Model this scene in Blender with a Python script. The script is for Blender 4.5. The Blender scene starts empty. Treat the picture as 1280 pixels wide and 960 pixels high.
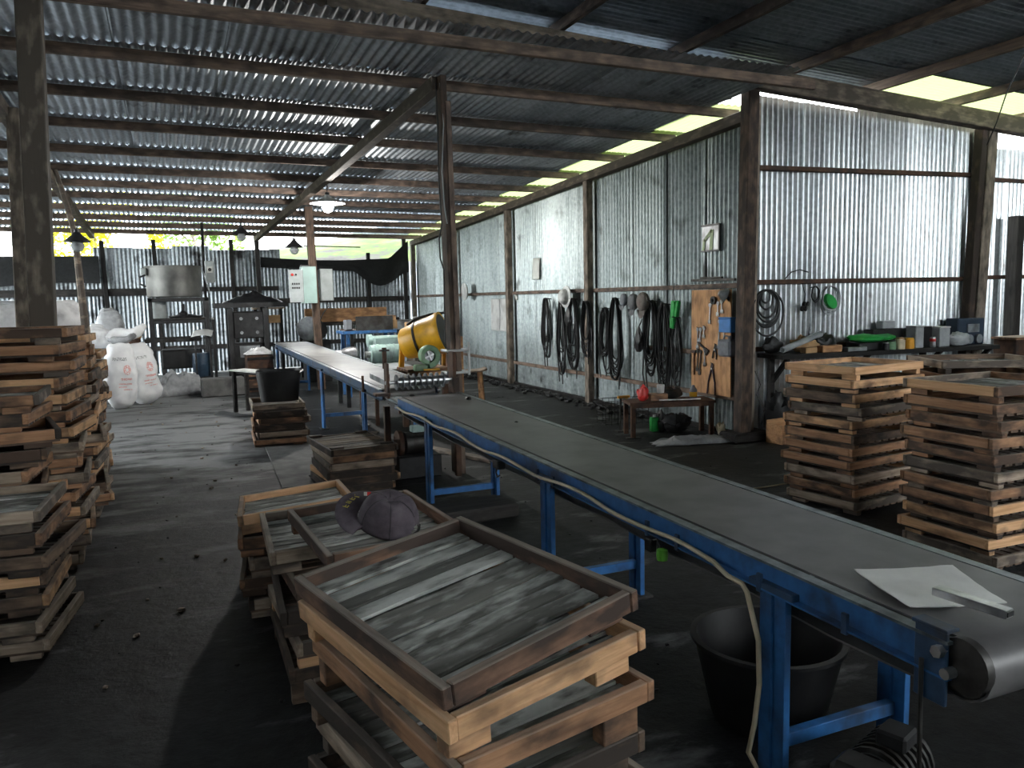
import bpy, math, random
from mathutils import Matrix, Vector, noise
S = bpy.context.scene
COL = S.collection
random.seed(7)
PI = math.pi
R = math.radians

# ------------------------------------------------------------------ camera, sky, exposure
cam_d = bpy.data.cameras.new('camera')
cam_d.sensor_width = 36.0
cam_d.lens = 28.04
cam_d.clip_start = 0.02
cam_d.clip_end = 400
cam = bpy.data.objects.new('camera', cam_d)
COL.objects.link(cam)
_f = 997.0
_Y = Vector(((212 - 640) / _f, (480 - 380) / _f, -1)).normalized()
_X = Vector(((3000 - 640) / _f, (480 - 320) / _f, -1))
_X = (_X - _Y * _X.dot(_Y)).normalized()
_Z = _X.cross(_Y)
_M = Matrix((_X, _Y, _Z)).to_4x4()
_M.translation = (0, 0, 1.6)
cam.matrix_world = _M
S.camera = cam

world = bpy.data.worlds.new('overcast_sky')
S.world = world
world.use_nodes = True
_bg = world.node_tree.nodes['Background']
_bg.inputs['Color'].default_value = (0.93, 0.98, 1.0, 1)
_bg.inputs['Strength'].default_value = 1.0
S.view_settings.view_transform = 'Standard'
S.view_settings.look = 'None'
S.view_settings.gamma = 1.0
S.view_settings.use_curve_mapping = False
S.view_settings.exposure = 3.92

# ------------------------------------------------------------------ helpers
def link(o, parent=None):
    COL.objects.link(o)
    if parent is not None:
        o.parent = parent
    return o

def tag(o, label=None, cat=None, group=None, kind=None):
    if label: o['label'] = label
    if cat: o['category'] = cat
    if group: o['group'] = group
    if kind: o['kind'] = kind
    return o

def thing(name, label, cat, loc=(0, 0, 0), rz=0.0, group=None, rot=None):
    o = bpy.data.objects.new(name, None)
    o.empty_display_size = 0.1
    link(o)
    o.location = loc
    o.rotation_euler = rot if rot else (0, 0, rz)
    return tag(o, label, cat, group)

def rotm(rx=0, ry=0, rz=0):
    return (Matrix.Rotation(rz, 3, 'Z') @ Matrix.Rotation(ry, 3, 'Y') @ Matrix.Rotation(rx, 3, 'X'))

class MB:
    def __init__(self):
        self.v = []; self.f = []
    def add(self, vs, fs):
        b = len(self.v)
        self.v += [tuple(x) for x in vs]
        self.f += [tuple(b + i for i in f) for f in fs]
        return self
    def box(self, c, s, rot=None, ch=0.0):
        hx, hy, hz = s[0] / 2, s[1] / 2, s[2] / 2
        c = Vector(c)
        if ch <= 0:
            vs = [Vector((x, y, z)) for x in (-hx, hx) for y in (-hy, hy) for z in (-hz, hz)]
            fs = [(0, 1, 3, 2), (4, 6, 7, 5), (0, 4, 5, 1), (2, 3, 7, 6), (0, 2, 6, 4), (1, 5, 7, 3)]
        else:
            k = min(ch, hx * .45, hy * .45, hz * .45)
            vs = []; idx = {}
            for sx in (-1, 1):
                for sy in (-1, 1):
                    for sz in (-1, 1):
                        for a in range(3):
                            p = [sx * (hx - k), sy * (hy - k), sz * (hz - k)]
                            p[a] = (sx * hx, sy * hy, sz * hz)[a]
                            idx[(sx, sy, sz, a)] = len(vs)
                            vs.append(Vector(p))
            fs = []
            for a in range(3):
                b, d = (a + 1) % 3, (a + 2) % 3
                for s_ in (-1, 1):
                    q = []
                    for (u, w) in ((-1, -1), (1, -1), (1, 1), (-1, 1)):
                        t = [0, 0, 0]; t[a] = s_; t[b] = u; t[d] = w
                        q.append(idx[(t[0], t[1], t[2], a)])
                    fs.append(tuple(q) if s_ > 0 else tuple(reversed(q)))
            for a in range(3):
                b, d = (a + 1) % 3, (a + 2) % 3
                for u in (-1, 1):
                    for w in (-1, 1):
                        t1 = [0, 0, 0]; t1[a] = -1; t1[b] = u; t1[d] = w
                        t2 = list(t1); t2[a] = 1
                        q = (idx[(*t1, b)], idx[(*t2, b)], idx[(*t2, d)], idx[(*t1, d)])
                        fs.append(q if u * w < 0 else tuple(reversed(q)))
            for sx in (-1, 1):
                for sy in (-1, 1):
                    for sz in (-1, 1):
                        t = (idx[(sx, sy, sz, 0)], idx[(sx, sy, sz, 1)], idx[(sx, sy, sz, 2)])
                        fs.append(t if sx * sy * sz > 0 else tuple(reversed(t)))
        if rot is not None:
            vs = [rot @ x for x in vs]
        return self.add([c + x for x in vs], fs)
    def bar(self, p0, p1, w, h, ch=0.0, up=(0, 0, 1)):
        p0 = Vector(p0); p1 = Vector(p1); d = p1 - p0
        x = d.normalized(); u = Vector(up)
        y = u.cross(x)
        if y.length < 1e-4: y = Vector((0, 1, 0)).cross(x)
        y.normalize(); z = x.cross(y)
        m = Matrix((x, y, z)).transposed()
        return self.box((p0 + p1) / 2, (d.length, w, h), m, ch)
    def cyl(self, p0, p1, r0, r1=None, n=14, cap=True):
        if r1 is None: r1 = r0
        p0 = Vector(p0); p1 = Vector(p1)
        x = (p1 - p0).normalized()
        y = x.orthogonal().normalized(); z = x.cross(y)
        vs = []
        for p, r in ((p0, r0), (p1, r1)):
            for i in range(n):
                a = 2 * PI * i / n
                vs.append(p + (y * math.cos(a) + z * math.sin(a)) * r)
        fs = [(i, (i + 1) % n, n + (i + 1) % n, n + i) for i in range(n)]
        if cap:
            fs += [tuple(reversed(range(n))), tuple(range(n, 2 * n))]
        return self.add(vs, fs)
    def tube(self, pts, r, n=7, closed=False, cap=True):
        pts = [Vector(p) for p in pts]
        N = len(pts)
        vs = []; prev = None
        for i, p in enumerate(pts):
            if closed: t = pts[(i + 1) % N] - pts[i - 1]
            else: t = pts[min(i + 1, N - 1)] - pts[max(i - 1, 0)]
            t.normalize()
            if prev is None:
                y = t.orthogonal().normalized()
            else:
                y = prev - t * prev.dot(t)
                if y.length < 1e-5: y = t.orthogonal()
                y.normalize()
            prev = y; z = t.cross(y)
            rr = r[i] if isinstance(r, (list, tuple)) else r
            for k in range(n):
                a = 2 * PI * k / n
                vs.append(p + (y * math.cos(a) + z * math.sin(a)) * rr)
        fs = []
        for i in range(N if closed else N - 1):
            j = (i + 1) % N
            for k in range(n):
                fs.append((i * n + k, i * n + (k + 1) % n, j * n + (k + 1) % n, j * n + k))
        if cap and not closed:
            fs += [tuple(reversed(range(n))), tuple((N - 1) * n + k for k in range(n))]
        return self.add(vs, fs)
    def lathe(self, prof, c=(0, 0, 0), axis=(0, 0, 1), n=24, sx=1.0, sy=1.0):
        z = Vector(axis).normalized(); x = z.orthogonal().normalized()
        if abs(z.z) > .999: x = Vector((1, 0, 0))
        y = z.cross(x); c = Vector(c)
        vs = []; fs = []
        for (r, h) in prof:
            for i in range(n):
                a = 2 * PI * i / n
                vs.append(c + x * (r * math.cos(a) * sx) + y * (r * math.sin(a) * sy) + z * h)
        for j in range(len(prof) - 1):
            for i in range(n):
                fs.append((j * n + i, j * n + (i + 1) % n, (j + 1) * n + (i + 1) % n, (j + 1) * n + i))
        if prof[0][0] > 1e-4: fs.append(tuple(reversed(range(n))))
        if prof[-1][0] > 1e-4: fs.append(tuple((len(prof) - 1) * n + i for i in range(n)))
        return self.add(vs, fs)
    def prism(self, poly, z0, z1, frame=None):
        n = len(poly)
        vs = [Vector((x, y, z0)) for x, y in poly] + [Vector((x, y, z1)) for x, y in poly]
        if frame is not None: vs = [frame @ v for v in vs]
        fs = [tuple(reversed(range(n))), tuple(range(n, 2 * n))] + [(i, (i + 1) % n, n + (i + 1) % n, n + i) for i in range(n)]
        return self.add(vs, fs)
    def grid(self, fn, nx, ny):
        vs = [fn(i / nx, j / ny) for j in range(ny + 1) for i in range(nx + 1)]
        fs = [(j * (nx + 1) + i, j * (nx + 1) + i + 1, (j + 1) * (nx + 1) + i + 1, (j + 1) * (nx + 1) + i)
              for j in range(ny) for i in range(nx)]
        return self.add(vs, fs)
    def mesh(self, name, mat, smooth=False):
        me = bpy.data.meshes.new(name)
        me.from_pydata([tuple(v) for v in self.v], [], self.f)
        if mat is not None: me.materials.append(mat)
        if smooth:
            me.polygons.foreach_set('use_smooth', [True] * len(me.polygons))
            try: me.set_sharp_from_angle(angle=R(42))
            except Exception: pass
        me.update()
        return me
    def build(self, name, mat, parent=None, smooth=False, loc=None, rot=None):
        o = bpy.data.objects.new(name, self.mesh(name, mat, smooth))
        link(o, parent)
        if loc is not None: o.location = loc
        if rot is not None: o.rotation_euler = rot
        return o

def inst(name, me, parent, loc, rot=(0, 0, 0), scale=None):
    o = bpy.data.objects.new(name, me)
    link(o, parent)
    o.location = loc; o.rotation_euler = rot
    if scale: o.scale = scale
    return o

# ------------------------------------------------------------------ materials
def newmat(name):
    m = bpy.data.materials.new(name); m.use_nodes = True
    nt = m.node_tree
    return m, nt, nt.nodes, nt.links, nt.nodes['Principled BSDF']

def ramp(nodes, stops):
    r = nodes.new('ShaderNodeValToRGB')
    e = r.color_ramp.elements
    e[0].position, e[0].color = stops[0][0], (*stops[0][1], 1)
    e[1].position, e[1].color = stops[-1][0], (*stops[-1][1], 1)
    for p, c in stops[1:-1]:
        q = e.new(p); q.color = (*c, 1)
    return r

def plain(name, col, rough=.6, metal=0.0, var=.25, scale=9.0, bump=0.0, dirt=None, spec=.4):
    """colour with noise variation, optional dirt patches and fine relief"""
    m, nt, N, L, B = newmat(name)
    tc = N.new('ShaderNodeTexCoord')
    oi = N.new('ShaderNodeObjectInfo')
    ad = N.new('ShaderNodeVectorMath'); ad.operation = 'ADD'
    L.new(tc.outputs['Object'], ad.inputs[0]); L.new(oi.outputs['Random'], ad.inputs[1])
    nz = N.new('ShaderNodeTexNoise'); nz.inputs['Scale'].default_value = scale
    nz.inputs['Detail'].default_value = 5; nz.inputs['Roughness'].default_value = .62
    L.new(ad.outputs[0], nz.inputs['Vector'])
    lo = tuple(c * (1 - var) for c in col); hi = tuple(min(1, c * (1 + var)) for c in col)
    rp = ramp(N, [(.3, lo), (.7, hi)])
    L.new(nz.outputs['Fac'], rp.inputs['Fac'])
    out = rp.outputs['Color']
    if dirt:
        n2 = N.new('ShaderNodeTexNoise'); n2.inputs['Scale'].default_value = scale * .45
        n2.inputs['Detail'].default_value = 7
        L.new(ad.outputs[0], n2.inputs['Vector'])
        r2 = ramp(N, [(.48, (0, 0, 0)), (.66, (1, 1, 1))])
        L.new(n2.outputs['Fac'], r2.inputs['Fac'])
        mx = N.new('ShaderNodeMix'); mx.data_type = 'RGBA'
        L.new(r2.outputs['Color'], mx.inputs['Factor'])
        L.new(out, mx.inputs['A']); mx.inputs['B'].default_value = (*dirt, 1)
        out = mx.outputs['Result']
    L.new(out, B.inputs['Base Color'])
    B.inputs['Roughness'].default_value = rough
    B.inputs['Metallic'].default_value = metal
    B.inputs['Specular IOR Level'].default_value = spec
    if bump:
        bp = N.new('ShaderNodeBump'); bp.inputs['Strength'].default_value = bump
        bp.inputs['Distance'].default_value = .02
        L.new(nz.outputs['Fac'], bp.inputs['Height']); L.new(bp.outputs['Normal'], B.inputs['Normal'])
    return m

def wood(name, light, dark, stain, dust=.5, stain_amt=.55, rough=.75, dustcol=(.33, .31, .28), grain=(2.2, 34, 34), blotch=(6, 13, 13)):
    """boards whose grain runs along local X; settled dust on what faces up"""
    m, nt, N, L, B = newmat(name)
    tc = N.new('ShaderNodeTexCoord'); oi = N.new('ShaderNodeObjectInfo')
    mp = N.new('ShaderNodeMapping'); mp.inputs['Scale'].default_value = grain
    sc = N.new('ShaderNodeVectorMath'); sc.operation = 'SCALE'; sc.inputs['Scale'].default_value = 37.0
    cb = N.new('ShaderNodeCombineXYZ')
    for k in range(3): L.new(oi.outputs['Random'], cb.inputs[k])
    L.new(cb.outputs[0], sc.inputs[0])
    ad = N.new('ShaderNodeVectorMath'); ad.operation = 'ADD'
    L.new(tc.outputs['Object'], mp.inputs['Vector'])
    L.new(mp.outputs[0], ad.inputs[0]); L.new(sc.outputs[0], ad.inputs[1])
    nz = N.new('ShaderNodeTexNoise'); nz.inputs['Scale'].default_value = 1.3
    nz.inputs['Detail'].default_value = 6; nz.inputs['Roughness'].default_value = .6
    nz.inputs['Distortion'].default_value = .5
    L.new(ad.outputs[0], nz.inputs['Vector'])
    rp = ramp(N, [(.34, dark), (.64, light)])
    L.new(nz.outputs['Fac'], rp.inputs['Fac'])
    # blotchy soot stains
    m2 = N.new('ShaderNodeMapping'); m2.inputs['Scale'].default_value = blotch
    a2 = N.new('ShaderNodeVectorMath'); a2.operation = 'ADD'
    L.new(tc.outputs['Object'], m2.inputs['Vector']); L.new(m2.outputs[0], a2.inputs[0]); L.new(sc.outputs[0], a2.inputs[1])
    n2 = N.new('ShaderNodeTexNoise'); n2.inputs['Scale'].default_value = 1.0; n2.inputs['Detail'].default_value = 7
    L.new(a2.outputs[0], n2.inputs['Vector'])
    # amount of stain differs from board to board
    mr = N.new('ShaderNodeMath'); mr.operation = 'MULTIPLY_ADD'
    L.new(oi.outputs['Random'], mr.inputs[0]); mr.inputs[1].default_value = .34; mr.inputs[2].default_value = stain_amt - .72
    sm = N.new('ShaderNodeMath'); sm.operation = 'ADD'
    L.new(n2.outputs['Fac'], sm.inputs[0]); L.new(mr.outputs[0], sm.inputs[1])
    r2 = ramp(N, [(.28, (0, 0, 0)), (.55, (1, 1, 1))])
    L.new(sm.outputs[0], r2.inputs['Fac'])
    mx = N.new('ShaderNodeMix'); mx.data_type = 'RGBA'
    L.new(r2.outputs['Color'], mx.inputs['Factor']); L.new(rp.outputs['Color'], mx.inputs['A'])
    mx.inputs['B'].default_value = (*stain, 1)
    # dust lying on upward faces
    ge = N.new('ShaderNodeNewGeometry'); sp = N.new('ShaderNodeSeparateXYZ')
    L.new(ge.outputs['Normal'], sp.inputs[0])
    dm = N.new('ShaderNodeMath'); dm.operation = 'MULTIPLY'; dm.use_clamp = True
    L.new(sp.outputs['Z'], dm.inputs[0]); dm.inputs[1].default_value = dust
    d2 = N.new('ShaderNodeMath'); d2.operation = 'MULTIPLY'; d2.use_clamp = True
    r3 = ramp(N, [(.3, (.35, .35, .35)), (.65, (1, 1, 1))])
    L.new(nz.outputs['Fac'], r3.inputs['Fac'])
    L.new(dm.outputs[0], d2.inputs[0]); L.new(r3.outputs['Color'], d2.inputs[1])
    m3 = N.new('ShaderNodeMix'); m3.data_type = 'RGBA'
    L.new(d2.outputs[0], m3.inputs['Factor']); L.new(mx.outputs['Result'], m3.inputs['A'])
    m3.inputs['B'].default_value = (*dustcol, 1)
    L.new(m3.outputs['Result'], B.inputs['Base Color'])
    B.inputs['Roughness'].default_value = rough
    B.inputs['Specular IOR Level'].default_value = .25
    bp = N.new('ShaderNodeBump'); bp.inputs['Strength'].default_value = .35; bp.inputs['Distance'].default_value = .006
    L.new(nz.outputs['Fac'], bp.inputs['Height']); L.new(bp.outputs['Normal'], B.inputs['Normal'])
    return m

def sheetmetal(name, hi, lo, rough=(.28, .5), metal=.9, rust=None, rust_amt=.62, spangle=18, streak=(6, 6, .6)):
    """galvanised sheet: patchy zinc, vertical streaks, optional rust / soot"""
    m, nt, N, L, B = newmat(name)
    tc = N.new('ShaderNodeTexCoord'); oi = N.new('ShaderNodeObjectInfo')
    sc = N.new('ShaderNodeMath'); sc.operation = 'MULTIPLY'; sc.inputs[1].default_value = 23.0
    L.new(oi.outputs['Random'], sc.inputs[0])
    cb = N.new('ShaderNodeCombineXYZ')
    for k in range(3): L.new(sc.outputs[0], cb.inputs[k])
    ad = N.new('ShaderNodeVectorMath'); ad.operation = 'ADD'
    L.new(tc.outputs['Object'], ad.inputs[0]); L.new(cb.outputs[0], ad.inputs[1])
    nz = N.new('ShaderNodeTexNoise'); nz.inputs['Scale'].default_value = spangle; nz.inputs['Detail'].default_value = 4
    L.new(ad.outputs[0], nz.inputs['Vector'])
    mp = N.new('ShaderNodeMapping'); mp.inputs['Scale'].default_value = streak
    L.new(ad.outputs[0], mp.inputs['Vector'])
    n2 = N.new('ShaderNodeTexNoise'); n2.inputs['Scale'].default_value = 1.0; n2.inputs['Detail'].default_value = 6
    L.new(mp.outputs[0], n2.inputs['Vector'])
    av = N.new('ShaderNodeMath'); av.operation = 'MULTIPLY_ADD'; av.inputs[1].default_value = .45
    L.new(nz.outputs['Fac'], av.inputs[0])
    av2 = N.new('ShaderNodeMath'); av2.operation = 'MULTIPLY'; av2.inputs[1].default_value = .55
    L.new(n2.outputs['Fac'], av2.inputs[0]); L.new(av2.outputs[0], av.inputs[2])
    rp = ramp(N, [(.36, lo), (.62, hi)])
    L.new(av.outputs[0], rp.inputs['Fac'])
    # sheet-to-sheet tone
    hv = N.new('ShaderNodeHueSaturation')
    vv = N.new('ShaderNodeMath'); vv.operation = 'MULTIPLY_ADD'; vv.inputs[1].default_value = .45; vv.inputs[2].default_value = .78
    L.new(oi.outputs['Random'], vv.inputs[0]); L.new(vv.outputs[0], hv.inputs['Value'])
    L.new(rp.outputs['Color'], hv.inputs['Color'])
    out = hv.outputs['Color']
    if rust:
        n3 = N.new('ShaderNodeTexNoise'); n3.inputs['Scale'].default_value = 2.6; n3.inputs['Detail'].default_value = 8
        L.new(ad.outputs[0], n3.inputs['Vector'])
        r3 = ramp(N, [(rust_amt, (0, 0, 0)), (rust_amt + .14, (1, 1, 1))])
        L.new(n3.outputs['Fac'], r3.inputs['Fac'])
        mx = N.new('ShaderNodeMix'); mx.data_type = 'RGBA'
        L.new(r3.outputs['Color'], mx.inputs['Factor']); L.new(out, mx.inputs['A'])
        mx.inputs['B'].default_value = (*rust, 1)
        out = mx.outputs['Result']
    L.new(out, B.inputs['Base Color'])
    mr = N.new('ShaderNodeMapRange'); mr.inputs['To Min'].default_value = rough[0]; mr.inputs['To Max'].default_value = rough[1]
    L.new(n2.outputs['Fac'], mr.inputs['Value']); L.new(mr.outputs[0], B.inputs['Roughness'])
    B.inputs['Metallic'].default_value = metal
    return m

def emit(name, col, strength):
    m, nt, N, L, B = newmat(name)
    B.inputs['Base Color'].default_value = (*col, 1)
    B.inputs['Emission Color'].default_value = (*col, 1)
    B.inputs['Emission Strength'].default_value = strength
    return m

M = {}
M['pine'] = wood('pine_board', (.80, .50, .28), (.58, .32, .16), (.20, .12, .075), dust=.5, stain_amt=.38, dustcol=(.42, .36, .29))
M['brown'] = wood('brown_board', (.50, .28, .16), (.30, .155, .085), (.09, .06, .045), dust=.55, stain_amt=.46, dustcol=(.40, .35, .29))
M['grey'] = wood('weathered_board', (.50, .40, .31), (.28, .21, .155), (.11, .09, .075), dust=.5, stain_amt=.46, dustcol=(.42, .39, .34))
M['dark'] = wood('sooty_board', (.24, .165, .115), (.12, .08, .058), (.05, .04, .034), dust=.4, stain_amt=.50, dustcol=(.26, .235, .21))
M['slat'] = wood('slat_wood', (.22, .22, .20), (.10, .10, .092), (.60, .62, .585), dust=.06, stain_amt=.385, dustcol=(.24, .24, .23), grain=(1.5, 16, 16), blotch=(9, 26, 26))
M['umber'] = wood('umber_board', (.33, .19, .125), (.18, .10, .065), (.07, .05, .042), dust=.7, stain_amt=.46, dustcol=(.38, .34, .29))
M['slat_brown'] = wood('brown_slat', (.24, .165, .095), (.12, .08, .05), (.05, .04, .03), dust=.2, stain_amt=.45, dustcol=(.3, .26, .2))
M['post'] = wood('post_timber', (.36, .30, .24), (.21, .17, .135), (.10, .085, .07), dust=.3, stain_amt=.48)
M['purlin'] = wood('purlin_timber', (.30, .215, .165), (.17, .12, .095), (.09, .07, .06), dust=.3, stain_amt=.45)
M['beam'] = wood('beam_timber', (.27, .215, .165), (.15, .12, .095), (.08, .066, .055), dust=.3, stain_amt=.48)
M['charred'] = wood('charred_timber', (.05, .045, .042), (.025, .023, .022), (.015, .014, .014), dust=.3, stain_amt=.5, dustcol=(.1, .1, .1))
M['postdark'] = wood('dark_post_timber', (.17, .115, .085), (.09, .06, .045), (.05, .038, .032), dust=.2, stain_amt=.48)
M['ply'] = wood('plywood', (.66, .38, .19), (.50, .26, .12), (.28, .15, .08), dust=.1, stain_amt=.38)
M['galv'] = sheetmetal('galvanised_sheet', (.66, .70, .72), (.38, .41, .43), rough=(.22, .40), metal=.95, rust=(.16, .13, .11), rust_amt=.66)
M['galv_dull'] = sheetmetal('dull_galvanised_sheet', (.36, .40, .40), (.18, .21, .21), rough=(.36, .56), metal=.85, rust=(.07, .075, .07), rust_amt=.60)
M['roof'] = sheetmetal('sooty_roof_sheet', (.52, .57, .62), (.25, .29, .33), rough=(.36, .55), metal=.6, rust=(.045, .045, .05), rust_amt=.6)
M['fence'] = sheetmetal('fence_sheet', (.40, .44, .47), (.16, .18, .20), rough=(.35, .55), metal=.8, rust=(.04, .04, .042), rust_amt=.55)
M['blue'] = plain('blue_paint', (.028, .14, .37), rough=.42, var=.22, scale=14, dirt=(.02, .05, .11), spec=.5)
M['blue_dark'] = plain('worn_blue_paint', (.03, .065, .125), rough=.45, var=.3, scale=14, dirt=(.03, .035, .045))
M['railtop'] = plain('scuffed_grey_metal', (.20, .235, .25), rough=.4, metal=.6, var=.35, scale=18, dirt=(.07, .08, .09))
M['belt'] = plain('rubber_belt', (.105, .102, .104), rough=.42, var=.25, scale=6, dirt=(.15, .146, .146), spec=.5)
M['belt_pale'] = plain('pale_sheen_belt', (.19, .18, .17), rough=.42, var=.25, scale=6, dirt=(.13, .125, .12), spec=.55)  # paler than the near belt; reflection from the far opening put into the colour
M['black'] = plain('black_rubber', (.014, .014, .015), rough=.42, var=.4, scale=12)
M['black_plastic'] = plain('black_plastic', (.012, .012, .013), rough=.45, var=.3, scale=10, dirt=(.028, .028, .028))
M['soot'] = plain('sooty_iron', (.022, .022, .023), rough=.55, metal=.2, var=.5, scale=8, dirt=(.05, .05, .052))
M['iron'] = plain('dark_iron', (.06, .058, .056), rough=.5, metal=.6, var=.4, scale=12, dirt=(.03, .025, .02))
M['rust'] = plain('rusty_iron', (.10, .052, .033), rough=.7, metal=.25, var=.4, scale=14, dirt=(.05, .035, .03))
M['steel'] = plain('bright_steel', (.62, .63, .64), rough=.3, metal=.9, var=.2, scale=20, dirt=(.3, .3, .3))
M['steel_dull'] = plain('dull_steel', (.33, .345, .36), rough=.42, metal=.75, var=.3, scale=10, dirt=(.13, .13, .135))
M['white'] = plain('white_enamel', (.62, .63, .62), rough=.5, var=.12, scale=8, dirt=(.42, .42, .41))
M['paper'] = plain('paper', (.66, .68, .64), rough=.8, var=.08, scale=8)
M['sack'] = plain('woven_sack', (.80, .80, .81), rough=.7, var=.10, scale=10, dirt=(.5, .5, .505), bump=.3)
M['sack_dirty'] = plain('dirty_sack', (.40, .41, .42), rough=.72, var=.25, scale=9, dirt=(.16, .165, .17), bump=.3)
M['teal'] = plain('pale_teal_paint', (.36, .50, .47), rough=.45, var=.15, scale=10, dirt=(.25, .32, .31))
M['cabinet'] = plain('pale_green_paint', (.42, .60, .56), rough=.4, var=.1, scale=6, dirt=(.35, .47, .45))
M['cabinet_grey'] = plain('grey_enamel', (.42, .46, .46), rough=.45, var=.14, scale=8, dirt=(.30, .33, .33))
M['yellow'] = plain('yellow_paint', (.72, .37, .015), rough=.42, var=.15, scale=9, dirt=(.38, .20, .03))
M['green'] = plain('green_paint', (.16, .30, .17), rough=.45, var=.2, scale=12, dirt=(.22, .28, .18))
M['bright_green'] = plain('bright_green_plastic', (.02, .33, .06), rough=.35, var=.25, scale=12)
M['lime'] = plain('lime_plastic', (.16, .52, .06), rough=.4, var=.2, scale=12)
M['red'] = plain('red_plastic', (.62, .04, .035), rough=.4, var=.2, scale=10)
M['light_blue'] = plain('blue_plastic', (.05, .20, .50), rough=.4, var=.2, scale=10)
M['grey_plastic'] = plain('grey_plastic', (.17, .18, .20), rough=.45, var=.3, scale=10)
M['cream'] = plain('cream_cable', (.56, .48, .33), rough=.5, var=.15, scale=14)
M['orange'] = plain('orange_plastic', (.72, .33, .03), rough=.5, var=.2, scale=10)
M['cardboard'] = plain('cardboard', (.42, .26, .13), rough=.8, var=.2, scale=10)
M['cap'] = plain('plum_fabric', (.10, .082, .098), rough=.9, var=.25, scale=30, bump=.15, dirt=(.14, .118, .135))
M['concrete'] = plain('sooty_concrete', (.16, .16, .155), rough=.8, var=.25, scale=8, bump=.3, dirt=(.08, .08, .08))
M['pot'] = sheetmetal('sooted_pot_steel', (.26, .26, .245), (.028, .028, .028), rough=(.45, .65), metal=.4, rust=(.11, .09, .06), rust_amt=.58, spangle=2.5, streak=(2.2, 2.2, 1.0))
M['pan'] = plain('galvanised_pan', (.78, .78, .77), rough=.4, metal=.25, var=.08, scale=7, dirt=(.60, .60, .585))
M['net'] = plain('black_net', (.014, .015, .016), rough=.85, var=.3, scale=20)
M['cap_yellow'] = plain('yellow_thread', (.62, .50, .12), rough=.8, var=.1)
M['fabric_grey'] = plain('grey_fabric', (.16, .165, .17), rough=.9, var=.25, scale=20)
M['glassy'] = plain('clear_plastic', (.35, .37, .38), rough=.25, var=.2, scale=10)
M['bulb'] = emit('lit_bulb', (1.0, .97, .92), 30.0)
# ------------------------------------------------------------------ the setting
def floor_mat():
    m, nt, N, L, B = newmat('coal_dust_floor')
    tc = N.new('ShaderNodeTexCoord')
    n1 = N.new('ShaderNodeTexNoise'); n1.inputs['Scale'].default_value = .55; n1.inputs['Detail'].default_value = 6; n1.inputs['Roughness'].default_value = .6
    n2 = N.new('ShaderNodeTexNoise'); n2.inputs['Scale'].default_value = 9; n2.inputs['Detail'].default_value = 8; n2.inputs['Roughness'].default_value = .7
    mp = N.new('ShaderNodeMapping'); mp.inputs['Scale'].default_value = (1.1, 2.6, 1); mp.inputs['Rotation'].default_value = (0, 0, .35)
    n3 = N.new('ShaderNodeTexNoise'); n3.inputs['Scale'].default_value = 1.15; n3.inputs['Detail'].default_value = 9; n3.inputs['Roughness'].default_value = .66
    for n in (n1, n2): L.new(tc.outputs['Object'], n.inputs['Vector'])
    L.new(tc.outputs['Object'], mp.inputs['Vector']); L.new(mp.outputs[0], n3.inputs['Vector'])
    r1 = ramp(N, [(.36, (.009, .0095, .0105)), (.62, (.026, .028, .030))])
    L.new(n1.outputs['Fac'], r1.inputs['Fac'])
    r2 = ramp(N, [(.35, (.5, .5, .5)), (.72, (1.5, 1.5, 1.5))])
    L.new(n2.outputs['Fac'], r2.inputs['Fac'])
    mu = N.new('ShaderNodeMix'); mu.data_type = 'RGBA'; mu.blend_type = 'MULTIPLY'; mu.inputs['Factor'].default_value = 1
    L.new(r1.outputs['Color'], mu.inputs['A']); L.new(r2.outputs['Color'], mu.inputs['B'])
    # pale ash scuffs in the aisle left of the conveyor
    sp = N.new('ShaderNodeSeparateXYZ'); L.new(tc.outputs['Object'], sp.inputs[0])
    ra = ramp(N, [(.0, (0, 0, 0)), (1.0, (1, 1, 1))])
    mr = N.new('ShaderNodeMapRange'); mr.inputs['From Min'].default_value = 1.6; mr.inputs['From Max'].default_value = .6
    L.new(sp.outputs['X'], mr.inputs['Value'])
    m2 = N.new('ShaderNodeMapRange'); m2.inputs['From Min'].default_value = 4.2; m2.inputs['From Max'].default_value = 10.5
    L.new(sp.outputs['Y'], m2.inputs['Value'])
    mm = N.new('ShaderNodeMath'); mm.operation = 'MULTIPLY'
    L.new(mr.outputs[0], mm.inputs[0]); L.new(m2.outputs[0], mm.inputs[1])
    th = N.new('ShaderNodeMath'); th.operation = 'MULTIPLY_ADD'; th.inputs[1].default_value = .21; 
    L.new(mm.outputs[0], th.inputs[0]); L.new(n3.outputs['Fac'], th.inputs[2])
    r3 = ramp(N, [(.56, (0, 0, 0)), (.72, (1, 1, 1))])
    L.new(th.outputs[0], r3.inputs['Fac'])
    mx = N.new('ShaderNodeMix'); mx.data_type = 'RGBA'
    L.new(r3.outputs['Color'], mx.inputs['Factor']); L.new(mu.outputs['Result'], mx.inputs['A']); mx.inputs['B'].default_value = (.20, .205, .208, 1)
    L.new(mx.outputs['Result'], B.inputs['Base Color'])
    B.inputs['Roughness'].default_value = .62
    B.inputs['Specular IOR Level'].default_value = .28
    bp = N.new('ShaderNodeBump'); bp.inputs['Strength'].default_value = .6; bp.inputs['Distance'].default_value = .02
    L.new(n2.outputs['Fac'], bp.inputs['Height']); L.new(bp.outputs['Normal'], B.inputs['Normal'])
    return m
M['floor'] = floor_mat()
fl = MB().grid(lambda u, v: Vector((-9 + 23 * u, -9 + 29.6 * v, 0.0)), 2, 2).build('floor', M['floor'])
tag(fl, 'black coal-dusted earth floor of the shed', None, None, 'structure')

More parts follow.
